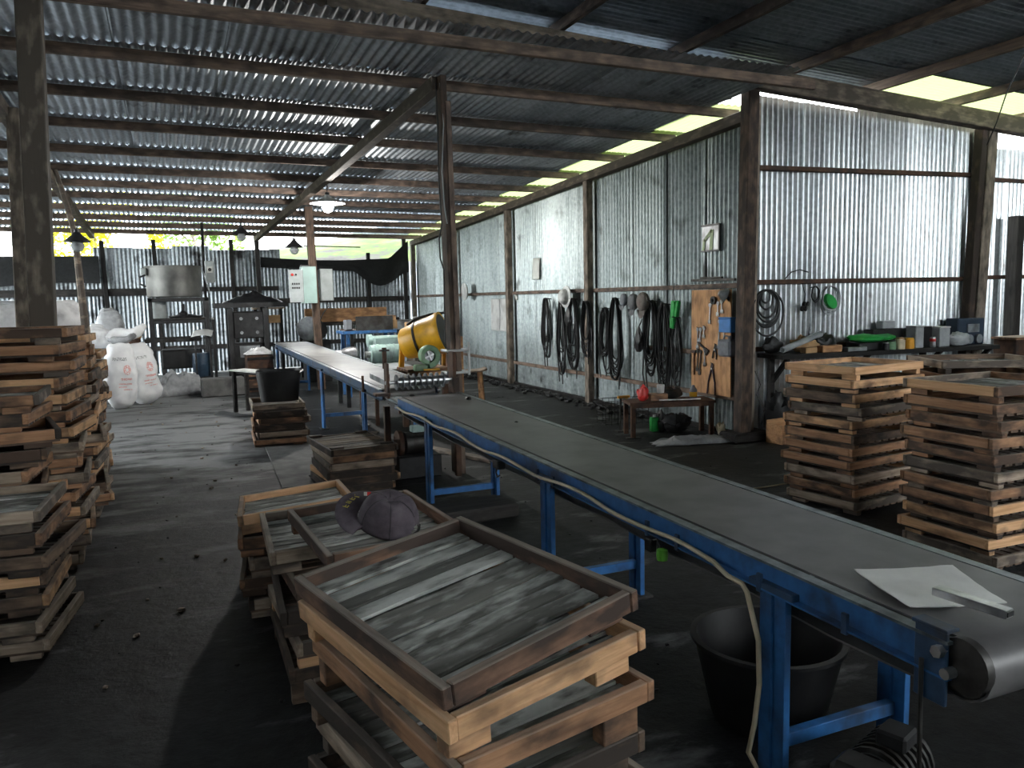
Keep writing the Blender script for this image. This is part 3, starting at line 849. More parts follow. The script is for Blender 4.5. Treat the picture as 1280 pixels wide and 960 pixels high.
# ------------------------------------------------------------------ conveyors
XL, XR = 1.70, 2.20
def bz(y): return .745 + .0088 * y
def conveyor(label, y0, y1, legs, rail_m, belt_m, near_end):
    c = thing('belt_conveyor', label, 'conveyor', (0, 0, 0))
    sl = math.atan(.0088)
    # belt: top run, rounded ends, lower run
    r = .078 if near_end else .055
    prof = []
    yy0 = y0 + r; yy1 = y1 - r
    n = 24
    for i in range(n + 1):
        t = i / n; prof.append((yy0 + (yy1 - yy0) * t, 0))
    for i in range(1, 9):
        a = PI / 2 - PI * i / 9; prof.append((yy1 + r * math.cos(a), -r + r * math.sin(a)))
    for i in range(n + 1):
        t = 1 - i / n; prof.append((yy0 + (yy1 - yy0) * t, -2 * r - .012 * math.sin(PI * 6 * t) ** 2))
    for i in range(1, 9):
        a = -PI / 2 - PI * i / 9; prof.append((yy0 + r * math.cos(a), -r + r * math.sin(a)))
    mb = MB(); N = len(prof); vs = []
    for (y, z) in prof:
        for x in (XL + .012, XR - .012):
            vs.append(Vector((x, y, bz(y) + z)))
    nn = N
    for (y, z) in prof:      # inner skin
        cy = min(max(y, yy0), yy1)
        q = Vector((0, y - cy, z + r)); q = q * (1 - .006 / max(q.length, .01))
        for x in (XL + .012, XR - .012):
            vs.append(Vector((x, cy + q.y, bz(y) - r + q.z)))
    fs = []
    for i in range(N):
        j = (i + 1) % N
        fs += [(2 * i, 2 * j, 2 * j + 1, 2 * i + 1), (2 * N + 2 * i, 2 * N + 2 * i + 1, 2 * N + 2 * j + 1, 2 * N + 2 * j),
               (2 * i, 2 * N + 2 * i, 2 * N + 2 * j, 2 * j), (2 * i + 1, 2 * j + 1, 2 * N + 2 * j + 1, 2 * N + 2 * i + 1)]
    mb.add(vs, fs).build('belt', belt_m, c, True)
    # bed plate carrying the belt
    MB().bar((1.95, y0 + .09, bz(y0) - .03), (1.95, y1 - .09, bz(y1) - .03), .45, .02).build('bed_plate', M['iron'], c)
    ra, rb = (y0 + (.08 if near_end else .0), y1)
    for x, s in ((XL, -1), (XR, 1)):
        # C channel: web with two flanges, and a pale worn top edge
        w = MB()
        w.bar((x + s * .006, ra, bz(ra) - .052), (x + s * .006, rb, bz(rb) - .052), .006, .088)
        w.bar((x + s * .020, ra, bz(ra) - .097), (x + s * .020, rb, bz(rb) - .097), .036, .006)
        web = w.build('side_rail', rail_m, c)
        t = MB().bar((x + s * .020, ra, bz(ra) - .006), (x + s * .020, rb, bz(rb) - .006), .038, .008)
        t.build('top_flange', M['railtop'], web)
    # return rollers
    yy = y0 + .6
    while yy < y1 - .3:
        MB().cyl((XL + .01, yy, bz(yy) - .055), (XR - .01, yy, bz(yy) - .055), .036, n=12).build('roller', M['steel_dull'], c, True)
        yy += 1.15
    for pulley_y in (yy0, yy1):
        MB().cyl((XL + .008, pulley_y, bz(pulley_y) - r), (XR - .008, pulley_y, bz(pulley_y) - r), r - .008, n=20).build('pulley', M['iron'], c, True)
        MB().cyl((XL - .05, pulley_y, bz(pulley_y) - r), (XR + .05, pulley_y, bz(pulley_y) - r), .014, n=10).build('shaft', M['steel'], c, True)
    for k, ly in enumerate(legs):
        zt = bz(ly) - .1
        for x, s in ((XL - .01, -1), (XR + .01, 1)):
            m = M['blue']
            leg = MB()
            leg.box((x, ly, zt / 2), (.032, .055, zt), None, .002)
            leg.box((x, ly - .062, zt / 2), (.026, .045, zt), None, .002)
            leg.box((x, ly - .03, zt / 2), (.012, .05, zt), None)
            lo = leg.build('leg', m, c)
            MB().box((x, ly - .03, .006), (.10, .16, .012)).build('foot_plate', M['iron'], lo)
            MB().box((x - s * .0 + s * .012, ly - .03, zt + .012), (.03, .20, .028), None, .003).build('clamp', M['blue_dark'], lo)
        MB().bar((XL, ly - .03, .17), (XR, ly - .03, .17), .035, .045, .002).build('cross_bar', M['blue'], c)
    return c
cv1 = conveyor('long blue-framed belt conveyor running towards the camera', 1.20, 6.42, (1.93, 3.58, 5.60), M['blue'], M['belt'], True)
cv2 = conveyor('far pale belt conveyor with dark rails beyond the roller cutter', 6.95, 14.75, (7.72, 10.08, 14.55), M['blue_dark'], M['belt_pale'], False)
# end bracket and tensioner at the near pulley
eb = MB(); eb.box((XL - .030, 1.33, bz(1.3) - .075), (.012, .09, .19), None, .003); eb.box((XL - .02, 1.33, bz(1.3) + .022), (.045, .10, .010), None, .002)
ebo = eb.build('end_bracket', M['blue_dark'], cv1)
MB().cyl((XL - .055, 1.30, bz(1.3) - .03), (XL - .03, 1.30, bz(1.3) - .03), .016, n=6).build('bolt', M['steel'], ebo)
MB().tube([(XL - .045, 1.345, .69), (XL - .045, 1.342, .45), (XL - .04, 1.34, .32)], .006).build('tension_rod', M['iron'], ebo)
MB().cyl((XL - .02, 1.255, bz(1.25) - .055), (XL + .004, 1.255, bz(1.25) - .055), .068, n=24).build('end_disc', M['iron'], cv1, True)
# clips holding the cable
for yy in (5.55, 3.62, 3.44, 2.60, 2.40, 1.95, 1.60):
    MB().box((XL - .034, yy, bz(yy) - .080), (.012, .022, .06), None, .002).build('cable_clip', M['blue_dark'], cv1)
# cream power cable along the near rail
pts = []
for i in range(60):
    yy = 6.3 - 4.28 * i / 59
    pts.append((XL - .047 + .002 * math.sin(i * 1.3), yy, bz(yy) - .072 - .010 * math.sin(i * .55) - .006 * math.sin(i * .23 + 1) - (.02 if i > 57 else 0)))
pts += [(XL - .05, 1.99, .64), (XL - .05, 1.965, .58), (XL - .052, 1.93, .50), (XL - .055, 1.92, .36), (XL - .06, 1.935, .22), (XL - .07, 1.95, .12), (XL - .03, 1.93, .03), (XL + .1, 1.90, .015)]
tag(MB().tube(pts, .0085, 8).build('power_cable', M['cream'], None, True), 'cream power cable clipped along the blue conveyor rail', 'cable')
# emergency switch with a lime cap under the rail
sw = thing('pull_switch', 'black switch with a lime green cap hanging under the conveyor rail', 'switch', (XL - .035, 2.53, bz(2.5) - .15))
MB().box((0, .045, .012), (.035, .045, .055), None, .006).build('body', M['black'], sw)
MB().lathe([(.012, -.02), (.021, -.018), (.023, .0), (.021, .022), (.010, .028)], (0, -.035, -.008), (0, 0, 1), 14).build('cap', M['lime'], sw, True)
MB().tube([(0, .04, .03), (0, 0, .045), (0, -.03, .02)], .004).build('wire', M['black'], sw)
# joint clutter under the rail at mid length
cl = thing('rail_joint_clamp', 'small dark clamp with wires under the conveyor rail', 'clamp', (XL - .03, 4.15, bz(4.15) - .14))
MB().box((0, 0, .01), (.05, .08, .05), None, .006).build('block', M['iron'], cl)
MB().tube([(0, .03, -.02), (.005, .06, -.05), (0, .03, -.07), (-.005, -.02, -.05)], .005).build('wire_loop', M['black'], cl)

# galvanised scraper pan on the belt
pz = bz(1.5) + .002
pan = thing('scraper_pan', 'square galvanised scraper pan with a box handle lying on the belt', 'scraper', (1.905, 1.53, pz), R(-17))
def panf(u, v):
    x = -.155 + .31 * u; y = -.125 + .25 * v
    z = .004 + .016 * v * v + .022 * max(0, (.35 - u)) ** 1.2 + .003 * noise.noise(Vector((u * 5, v * 5, 2)))
    return Vector((x * (1 - .12 * (1 - v)), y, z))
top = MB().grid(panf, 16, 12); b = len(top.v)
top.v += [(x, y, z - .003) for (x, y, z) in top.v[:b]]
top.f += [tuple(reversed([b + i for i in f])) for f in top.f[:]]
for i in range(16): top.f.append((i, b + i, b + i + 1, i + 1))
top.build('blade', M['pan'], pan, True)
hb = MB(); hb.bar((-.035, -.075, .030), (.049, -.246, .026), .036, .022, .002)
hd = hb.build('handle', M['steel'], pan)
MB().bar((.035, -.217, .0265), (.0500, -.2483, .026), .028, .012).build('handle_hollow', M['black'], hd)
# small dark scraps on the belt near the cutter
for i, (x, y, s) in enumerate(((1.79, 6.33, .02), (2.13, 5.9, .03), (2.02, 4.7, .012))):
    mb = MB().lathe([(.0, 0), (s * .9, .003), (s, s * .4), (s * .5, s * .8), (0, s * .85)], (0, 0, 0), (0, 0, 1), 7, 1.3, .8)
    tag(mb.build('coal_lump', M['black'], None, False, (x, y, bz(y) + .001), (0, 0, i)), ['small coal lump on the belt by the cutter rollers', 'flat coal lump on the belt edge beside the timber post', 'tiny coal crumb in the middle of the belt'][i], 'coal')

# ------------------------------------------------------------------ roller cutter at the joint of the two belts
ct = thing('roller_cutter', 'rusty cutter frame with a row of bright steel discs over the belt', 'cutter', (1.95, 6.66, 0))
zc = bz(6.66) + .085
MB().cyl((-.30, 0, zc), (.34, 0, zc), .016, n=12).build('axle', M['steel'], ct, True)
for i in range(9):
    x = -.20 + i * .052
    MB().cyl((x - .005, 0, zc), (x + .005, 0, zc), .068, n=22).build('disc', M['steel_dull'], ct, True)
    MB().cyl((x + .005, 0, zc), (x + .047, 0, zc), .040, n=18).build('spacer', M['steel'], ct, True)
MB().box((-.285, .0, zc + .02), (.02, .11, .30), None, .003).build('side_plate', M['rust'], ct)
MB().box((.315, .02, zc + .06), (.03, .12, .36), None, .003).build('side_plate', M['rust'], ct)
MB().bar((-.30, -.02, .02), (-.30, -.02, bz(6.66) - .11), .05, .05, .003).build('leg', M['rust'], ct)
MB().bar((.33, -.02, .02), (.33, -.02, bz(6.66) + .1), .05, .05, .003).build('leg', M['rust'], ct)
MB().box((-.34, -.03, zc - .09), (.13, .10, .025), None, .003).build('bracket', M['rust'], ct)
MB().cyl((-.285, .05, zc + .12), (-.285, .05, zc + .30), .02, n=10).build('screw_post', M['rust'], ct)
MB().cyl((-.285, .05, zc + .27), (-.285, .05, zc + .285), .045, n=14).build('hand_wheel', M['iron'], ct)
MB().box((.01, .03, bz(6.7) - .075), (.5, .42, .02), None, .002).build('tray_plate', M['railtop'], ct)
# plate bridging the gap where the belt climbs into the cutter
MB().bar((-.20, .36, bz(7.0) + .04), (-.20, .98, bz(7.0) + .06), .012, .05, .002).build('guide_fence', M['steel_dull'], ct)
MB().bar((-.20, .30, bz(7.0) + .02), (-.20, .30, bz(7.0) + .13), .03, .03, .002).build('guide_post', M['rust'], ct)
MB().bar((-.36, .6, bz(7.0) - .05), (-.36, .6, bz(7.0) + .10), .02, .02, .002).build('guide_rod', M['rust'], ct)

# ------------------------------------------------------------------ things under the conveyor
tub = thing('round_basin', 'wide black plastic basin under the near end of the conveyor', 'basin', (1.99, 2.28, 0))
MB().lathe([(.0, .004), (.20, .0), (.205, .01), (.27, .30), (.285, .305), (.285, .318), (.262, .318), (.196, .02), (.0, .014)], (0, 0, 0), (0, 0, 1), 36).build('bowl', M['black_plastic'], tub, True)
mt = thing('gear_motor', 'dark finned gear motor on the floor under the near conveyor end', 'motor', (1.93, 1.66, 0), R(20))
MB().cyl((-.13, 0, .16), (.10, 0, .16), .085, n=20).build('casing', M['soot'], mt, True)
for i in range(7):
    MB().cyl((-.12 + i * .03, 0, .16), (-.108 + i * .03, 0, .16), .10, n=20).build('fin', M['iron'], mt, True)
MB().box((-.19, 0, .15), (.12, .17, .20), None, .02).build('gearbox', M['iron'], mt)
MB().box((0, 0, .04), (.34, .2, .08), None, .008).build('base', M['rust'], mt)
MB().box((-.02, -.02, .27), (.10, .09, .05), None, .008).build('terminal_box', M['soot'], mt)
blk = MB().box((0, 0, .05), (.62, .34, .10), None, .015)
tag(blk.build('base_slab', M['charred'], None, False, (1.94, 5.38, 0), (0, 0, R(3))), 'dark sooty slab on the floor by the blue cross bar', 'slab')
for i, (x, y, l, a, lab) in enumerate(((2.0, 8.9, .9, 70, 'grey plank lying under the far conveyor'), (2.6, 7.6, 1.1, 110, 'pale plank on the floor right of the conveyor legs'), (2.02, 7.15, .5, 60, 'short wooden offcut below the roller cutter'))):
    tag(MB().bar((-l / 2, 0, .02), (l / 2, 0, .02), .10, .035, .004).build('plank', M['grey'], None, False, (x, y, 0), (0, 0, R(a))), lab, 'plank')
# iron machinery under the cutter
um = thing('drive_unit', 'dirty drive motor and pulley under the roller cutter', 'motor', (1.98, 6.95, 0))
MB().cyl((-.10, 0, .30), (.14, 0, .30), .10, n=18).build('motor', M['iron'], um, True)
MB().cyl((-.17, 0, .30), (-.13, 0, .30), .12, n=22).build('pulley', M['rust'], um, True)
MB().box((0, 0, .10), (.40, .30, .20), None, .01).build('base', M['soot'], um)
MB().box((.02, 0, .425), (.12, .1, .06), None, .01).build('terminal_box', M['teal'], um)

# ------------------------------------------------------------------ purple cap
capo = thing('baseball_cap', 'faded purple-black baseball cap with yellow lettering lying in a tray', 'cap', (.760, 3.10, .698), R(60))
capo.rotation_euler = (Matrix.Rotation(R(22), 3, 'X') @ Matrix.Rotation(R(-46), 3, 'Z')).to_euler(); capo.scale = (1.12, 1.12, 1.0)
def dome(u, v):
    a = 2 * PI * u; t = v
    rr = .102 * math.cos(t * PI / 2) ** .62
    z = .125 * math.sin(t * PI / 2) ** 1.05
    k = 1 + .035 * math.cos(6 * a) * (1 - t) * .3
    x = rr * 1.12 * math.cos(a) * k; y = rr * math.sin(a) * k
    z += .010 * noise.noise(Vector((x * 22, y * 22, 1))) * (.3 + t)
    d = max(0, 1 - ((x / .05) ** 2 + (y / .05) ** 2))
    z -= .016 * d * d
    return Vector((x, y, z + .006))
cm = MB().grid(dome, 48, 14)
# arched opening above the strap at the back (+x)
keep = []
for f in cm.f:
    c_ = sum((Vector(cm.v[i]) for i in f), Vector()) / 4
    if c_.x > .06 and abs(c_.y) < .042 and c_.z < .052 - .9 * abs(c_.y): continue
    keep.append(f)
cm.f = keep
cd = cm.build('crown', M['cap'], capo, True)
sd = cd.modifiers.new('thick', 'SOLIDIFY'); sd.thickness = .003
for k in range(6):
    a = k * PI / 3
    MB().tube([dome((a / (2 * PI)) % 1, t) * 1.004 for t in [i / 10 * .96 + .02 for i in range(11)] if not (k == 0 and t < .35)], .0012, 5).build('seam', M['black'], capo, True)
MB().lathe([(.0, .004), (.010, .003), (.010, -.002), (0, -.003)], (0, 0, dome(0, 1).z), (0, 0, 1), 10).build('button', M['cap'], capo, True)
def brim(u, v):
    a = PI - 1.15 + 2.3 * u
    r0 = .106; r1 = .106 + .082 * math.cos((u - .5) * 2.5) ** .6
    r = r0 + (r1 - r0) * v
    return Vector((r * 1.08 * math.cos(a), r * math.sin(a), .008 + .006 * v - .35 * (r * math.sin(a)) ** 2 * 4 * v + .02))
bm = MB().grid(brim, 22, 5); bo = bm.build('brim', M['cap'], capo, True)
s2 = bo.modifiers.new('thick', 'SOLIDIFY'); s2.thickness = .004
MB().tube([(.100, .045, .008), (.113, .02, .012), (.116, 0, .013), (.113, -.02, .012), (.100, -.045, .008)], .006, 6).build('strap', M['black'], capo, True)
# embroidery: block letters on the brim edge and a small red and white patch
for k, (u, h) in enumerate(((.40, 0), (.47, 1), (.54, 2), (.61, 1))):
    p = brim(u, .62) + Vector((0, 0, .004))
    em = MB()
    em.box((0, 0, 0), (.024, .004, .0022)); 
    if h != 2: em.box((-.010, .006, 0), (.004, .012, .0022))
    if h == 1: em.box((.010, .006, 0), (.004, .012, .0022)); em.box((0, .006, 0), (.004, .012, .0022))
    if h == 2: em.box((.0, .009, 0), (.024, .004, .0022))
    em.build('letter', M['cap_yellow'], capo, False, p, (0, R(-6), .15 - .5 * (u - .5)))
p = brim(.27, .55) + Vector((0, 0, .006))
pt = MB().box((0, 0, 0), (.020, .022, .002)).build('patch', M['red'], capo, False, p, (R(20), 0, .6))
MB().box((-.010, 0, .0006), (.012, .022, .002)).build('patch_white', M['paper'], pt)
# steel tube end poking out between the trays
tbm = MB().tube([(0, 0, 0), (.30, 0, .05)], .018, 14, cap=False); 
tb_ = tbm.build('steel_tube', M['steel_dull'], None, True, (.68, 4.12, .50), (0, 0, R(-14)))
s3 = tb_.modifiers.new('thick', 'SOLIDIFY'); s3.thickness = .003
tag(tb_, 'short steel pipe lying across the trays behind the cap', 'pipe')
# ------------------------------------------------------------------ sacks
def print_mat():
    """white woven sack with a faded red emblem and lines of print on its front (local -y)"""
    m, nt, N, L, B = newmat('printed_sack')
    tc = N.new('ShaderNodeTexCoord'); sp = N.new('ShaderNodeSeparateXYZ')
    L.new(tc.outputs['Object'], sp.inputs[0])
    nz = N.new('ShaderNodeTexNoise'); nz.inputs['Scale'].default_value = 9; nz.inputs['Detail'].default_value = 5
    L.new(tc.outputs['Object'], nz.inputs['Vector'])
    base = ramp(N, [(.3, (.74, .74, .76)), (.62, (.86, .86, .87))]); L.new(nz.outputs['Fac'], base.inputs['Fac'])
    def mth(op, a, b=None, clamp=False):
        n = N.new('ShaderNodeMath'); n.operation = op; n.use_clamp = clamp
        for k, q in enumerate((a, b)):
            if q is None: continue
            if isinstance(q, (int, float)): n.inputs[k].default_value = q
            else: L.new(q, n.inputs[k])
        return n.outputs[0]
    X, Y_, Z = sp.outputs['X'], sp.outputs['Y'], sp.outputs['Z']
    front = mth('LESS_THAN', Y_, -.02)
    def bar(x0, x1, z0, z1):
        a = mth('MULTIPLY', mth('GREATER_THAN', X, x0), mth('LESS_THAN', X, x1))
        b = mth('MULTIPLY', mth('GREATER_THAN', Z, z0), mth('LESS_THAN', Z, z1))
        return mth('MULTIPLY', a, b)
    dx = mth('SUBTRACT', X, .06); dz = mth('SUBTRACT', Z, .60)
    rr = mth('SQRT', mth('ADD', mth('MULTIPLY', dx, dx), mth('MULTIPLY', mth('MULTIPLY', dz, dz), .5)))
    em = mth('MULTIPLY', mth('LESS_THAN', rr, .055), mth('GREATER_THAN', rr, .018))
    red = em
    for b in ((-.03, .13, .44, .475), (-.06, .13, .375, .395), (-.06, .06, .33, .345), (.0, .13, .29, .305)):
        red = mth('ADD', red, bar(*b), True)
    wv = N.new('ShaderNodeTexNoise'); wv.inputs['Scale'].default_value = 60; L.new(tc.outputs['Object'], wv.inputs['Vector'])
    fade = mth('MULTIPLY', mth('GREATER_THAN', wv.outputs['Fac'], .44), .62)
    fac = mth('MULTIPLY', mth('MULTIPLY', red, front), fade)
    mx = N.new('ShaderNodeMix'); mx.data_type = 'RGBA'
    L.new(fac, mx.inputs['Factor']); L.new(base.outputs['Color'], mx.inputs['A']); mx.inputs['B'].default_value = (.62, .10, .06, 1)
    blk = mth('MULTIPLY', mth('MULTIPLY', bar(-.14, .06, .74, .79), front), mth('MULTIPLY', mth('GREATER_THAN', wv.outputs['Fac'], .5), .7))
    m2 = N.new('ShaderNodeMix'); m2.data_type = 'RGBA'
    L.new(blk, m2.inputs['Factor']); L.new(mx.outputs['Result'], m2.inputs['A']); m2.inputs['B'].default_value = (.12, .14, .14, 1)
    L.new(m2.outputs['Result'], B.inputs['Base Color']); B.inputs['Roughness'].default_value = .7
    return m
M['sack_print'] = print_mat()
def sack(label, loc, w, d, h, rot, mat, seed, top=.55, crump=.03, tie=False, group='white sacks heaped by the left wall'):
    """filled woven sack: pillow body with folds, gathered or folded mouth"""
    root = thing('sack', label, 'sack', loc, 0, group, rot=rot)
    nu, nv = 40, 26
    def fn(u, v):
        a = 2 * PI * u; t = v
        # superellipse section, narrowing at the mouth
        prof = math.sin(min(1, t * 4.5 + .12) * PI / 2) ** .6
        if t > .72: prof *= 1 - (1 - top) * ((t - .72) / .28) ** 1.4
        ca, sa = math.cos(a), math.sin(a)
        e = .62
        x = w / 2 * prof * math.copysign(abs(ca) ** e, ca)
        y = d / 2 * prof * math.copysign(abs(sa) ** e, sa) * (1 + .18 * math.sin(PI * t))
        z = h * t
        q = Vector((x * 4, y * 4, z * 4 + seed * 3.1))
        k = crump * (noise.noise(q) + .6 * noise.noise(q * 2.3) + .35 * abs(noise.noise(q * 5)))
        n = Vector((x, y, 0)); n = n.normalized() if n.length > 1e-5 else Vector((0, 0, 1))
        return Vector((x, y, z)) + n * k
    mb = MB().grid(fn, nu, nv)
    b = len(mb.v); mb.v.append((0, 0, .01)); 
    for i in range(nu): mb.f.append((b, i + 1, i))
    body = mb.build('body', mat, root, True)
    # folded mouth flap
    rim = MB()
    def lip(u, v):
        p = fn(u, 1.0)
        k = 1 - .55 * v
        return Vector((p.x * k, p.y * k, h + .05 * math.sin(PI * v * .9) + .02 * noise.noise(Vector((u * 9, v * 3, seed)))))
    rim.grid(lip, nu, 4)
    b = len(rim.v); c = sum((Vector(rim.v[-1 - i]) for i in range(nu)), Vector()) / nu
    rim.v.append(tuple(c)); o = b - (nu + 1)
    for i in range(nu): rim.f.append((o + i, o + i + 1, b))
    rim.build('mouth', mat, body, True)
    return root
sack('tall white sack with grey print leaning beside the tray stacks', (-1.20, 13.35, 0), .43, .34, .98, (0, R(-4), R(8)), M['sack'], 1, top=.7, crump=.045)
sack('tall white sack with a red emblem in the middle of the sack row', (-.79, 13.70, 0), .43, .36, .96, (R(-3), R(3), R(12)), M['sack_print'], 2, top=.72, crump=.045)
sack('tall white sack with red lettering at the aisle end of the row', (-.42, 14.22, 0), .44, .36, .94, (R(-2), R(-7), R(24)), M['sack_print'], 3, top=.68, crump=.045)
sack('full white sack behind the upright row, holding up the heap', (-1.20, 14.38, 0), .56, .48, .86, (0, 0, R(5)), M['sack'], 4, crump=.02)
sack('grey full sack at the back of the heap', (-.80, 14.98, 0), .58, .48, .90, (0, 0, R(-5)), M['sack_dirty'], 5, crump=.02)
sack('half-empty sack standing on top of the white heap', (-.88, 14.92, .97), .38, .24, .54, (R(-5), R(-8), R(6)), M['sack_dirty'], 6, crump=.035)
sack('dark grimy sack slumped on the left of the heap', (-1.42, 14.42, .93), .40, .34, .34, (R(4), R(12), R(0)), M['fabric_grey'], 7, crump=.05)
sack('crumpled white sack lying across the heap', (-1.12, 14.10, .95), .40, .34, .30, (R(-14), R(8), R(10)), M['sack'], 8, crump=.06)
sack('white bag hanging by the tray stack edge', (-1.66, 13.85, .0), .36, .32, 1.36, (0, R(3), 0), M['sack'], 9, crump=.05)
# rolled empty sack on the upright row
def rollpts(k):
    return [(-.28 + .07 * i, .06 * math.sin(i * .8 + k), .04 * math.sin(i * .9 + k) + .02 * i) for i in range(9)]
rs = thing('rolled_sack', 'twisted empty white sack draped over the upright sacks', 'sack', (-.66, 14.05, 1.075), R(18))
MB().tube(rollpts(0), [.05, .075, .085, .09, .085, .09, .085, .075, .04], 12).build('roll', M['sack'], rs, True)
MB().tube([(x, y - .06, z - .05) for x, y, z in rollpts(1.7)], [.03, .05, .055, .06, .05, .055, .05, .04, .02], 10).build('tail', M['sack_dirty'], rs, True)
# white bulk bags behind the posts, stacked on more sacks
for i, (x, y, z, w, lb) in enumerate(((-2.15, 12.2, 0, .7, 'full sack at the bottom of the pile behind the thin pole'), (-2.12, 12.22, .57, .68, 'second sack up in the pile behind the thin pole'), (-2.05, 12.2, 1.14, .66, 'crumpled white sack topping the pile behind the thin pole'),
                                     (-1.42, 12.75, 0, .6, 'bottom sack of the pile between the two left posts'), (-1.45, 12.75, .57, .6, 'middle sack of the pile between the two left posts'), (-1.47, 12.75, 1.14, .58, 'white sack topping the pile between the two left posts'))):
    sack(lb, (x, y, z), w, .55, .50, (0, 0, R(10 * i)), M['sack'] if i % 3 == 2 else M['sack_dirty'], 20 + i, top=.8, crump=.05, group='sack piles behind the left posts')
# crumpled empty sacks on the floor
def crumple(name, label, cat, loc, sx, sy, h, mat, seed, rz=0.0, nx=34, ny=26, fold=4.0, parent=None):
    def fn(u, v):
        x = (u - .5) * sx; y = (v - .5) * sy
        q = Vector((u * fold, v * fold, seed))
        e = (1 - abs(2 * u - 1) ** 3) * (1 - abs(2 * v - 1) ** 3)
        z = h * e ** .8 * (.62 + .30 * noise.noise(q) + .30 * abs(noise.noise(q * 2.1)) + .16 * noise.noise(q * 4.5))
        return Vector((x + .10 * sx * noise.noise(q + Vector((5, 0, 0))), y + .10 * sy * noise.noise(q + Vector((0, 9, 0))), z + .004))
    mb = MB().grid(fn, nx, ny)
    o = mb.build(name, mat, parent, True, loc, (0, 0, rz))
    md = o.modifiers.new('thick', 'SOLIDIFY'); md.thickness = .004; md.offset = 1
    if parent is None: tag(o, label, cat)
    return o
crumple('empty_sack', 'heap of crumpled empty white sacks on the floor before the machine', 'sack', (.10, 15.25, 0), .90, .55, .50, M['sack_dirty'], 3)
crumple('plastic_sheet', 'dirty white plastic sheeting rolled along the floor by the low bench', 'sheeting', (5.10, 7.0, 0), .92, .24, .09, M['sack_dirty'], 7, R(-14), 40, 14, 5)

# ------------------------------------------------------------------ steaming pot station
pt_ = thing('mixing_pot', 'large soot-stained steel pot standing high on a black frame', 'pot', (.10, 16.0, 1.72))
MB().lathe([(.0, .01), (.45, .0), (.47, .02), (.485, .54), (.50, .545), (.50, .565), (.475, .565), (.455, .03), (.0, .025)], (0, 0, 0), (0, 0, 1), 40).build('vessel', M['pot'], pt_, True)
MB().box((-.50, -.20, .46), (.10, .12, .14), None, .02).build('spout_box', M['cabinet_grey'], pt_)
MB().tube([(-.47, -.3, .40), (-.56, -.34, .36), (-.56, -.34, .24), (-.47, -.3, .2)], .016, 8).build('handle', M['soot'], pt_)
MB().tube([(.50, .0, .48), (.54, -.05, .3), (.60, -.08, .06)], .014, 8).build('drain_pipe', M['steel_dull'], pt_)
fr = thing('pot_frame', 'black iron frame with shelves under the big steel pot', 'frame', (.10, 16.0, 0))
for sx in (-.42, .52):
    for sy in (-.38, .38):
        MB().bar((sx, sy, 0), (sx, sy, 1.70), .07, .07, .004).build('leg', M['soot'], fr)
for sy in (-.38, .38):
    MB().bar((-.46, sy, 1.675), (.56, sy, 1.675), .07, .07, .004).build('top_rail', M['soot'], fr)
    MB().bar((-.46, sy, 1.28), (.56, sy, 1.28), .06, .06, .004).build('middle_rail', M['soot'], fr)
    MB().bar((-.55, sy, .95), (.40, sy, .95), .05, .07, .004).build('lower_rail', M['iron'], fr)
MB().box((.05, 0, 1.33), (.98, .8, .03), None, .004).build('shelf', M['iron'], fr)
MB().box((.05, -.05, .6), (.7, .5, .35), None, .03).build('gear_case', M['soot'], fr)
MB().lathe([(.0, 0), (.06, .0), (.07, .06), (.03, .10), (.03, .22), (.0, .23)], (.12, -.2, 1.37), (0, 0, 1), 16).build('shaft_knob', M['soot'], fr, True)
MB().lathe([(.28, 0), (.30, .03), (.12, .06), (0, .07)], (.16, -.05, 1.346), (0, 0, 1), 20).build('flywheel', M['soot'], fr, True)
br_ = thing('small_drum', 'grey rusty drum on the shelf under the pot', 'drum', (-.22, 15.84, 1.346))
MB().lathe([(0, 0), (.155, 0), (.16, .02), (.155, .16), (.16, .18), (.155, .20), (.16, .31), (.15, .32), (0, .31)], (0, 0, 0), (0, 0, 1), 24).build('body', M['cabinet_grey'], br_, True)
# bucket on a plank beside the frame
pk = thing('trestle', 'short plank trestle left of the pot frame', 'trestle', (-.72, 15.60, 0))
MB().box((0, 0, .72), (.62, .36, .035), None, .004).build('top', M['grey'], pk)
for s in (-.25, .25): MB().box((s, 0, .35), (.06, .3, .70), None, .004).build('leg', M['soot'], pk)
bk = thing('paint_bucket', 'sooty bucket with a yellow rim on the trestle', 'bucket', (-.66, 15.58, .74))
MB().lathe([(0, 0), (.13, 0), (.135, .01), (.15, .27), (.15, .28), (0, .28)], (0, 0, 0), (0, 0, 1), 24).build('body', M['rust'], bk, True)
MB().lathe([(.152, .27), (.172, .275), (.172, .37), (.15, .375), (.14, .33), (.0, .33)], (0, 0, 0), (0, 0, 1), 24).build('rim', M['cardboard'], bk, True)
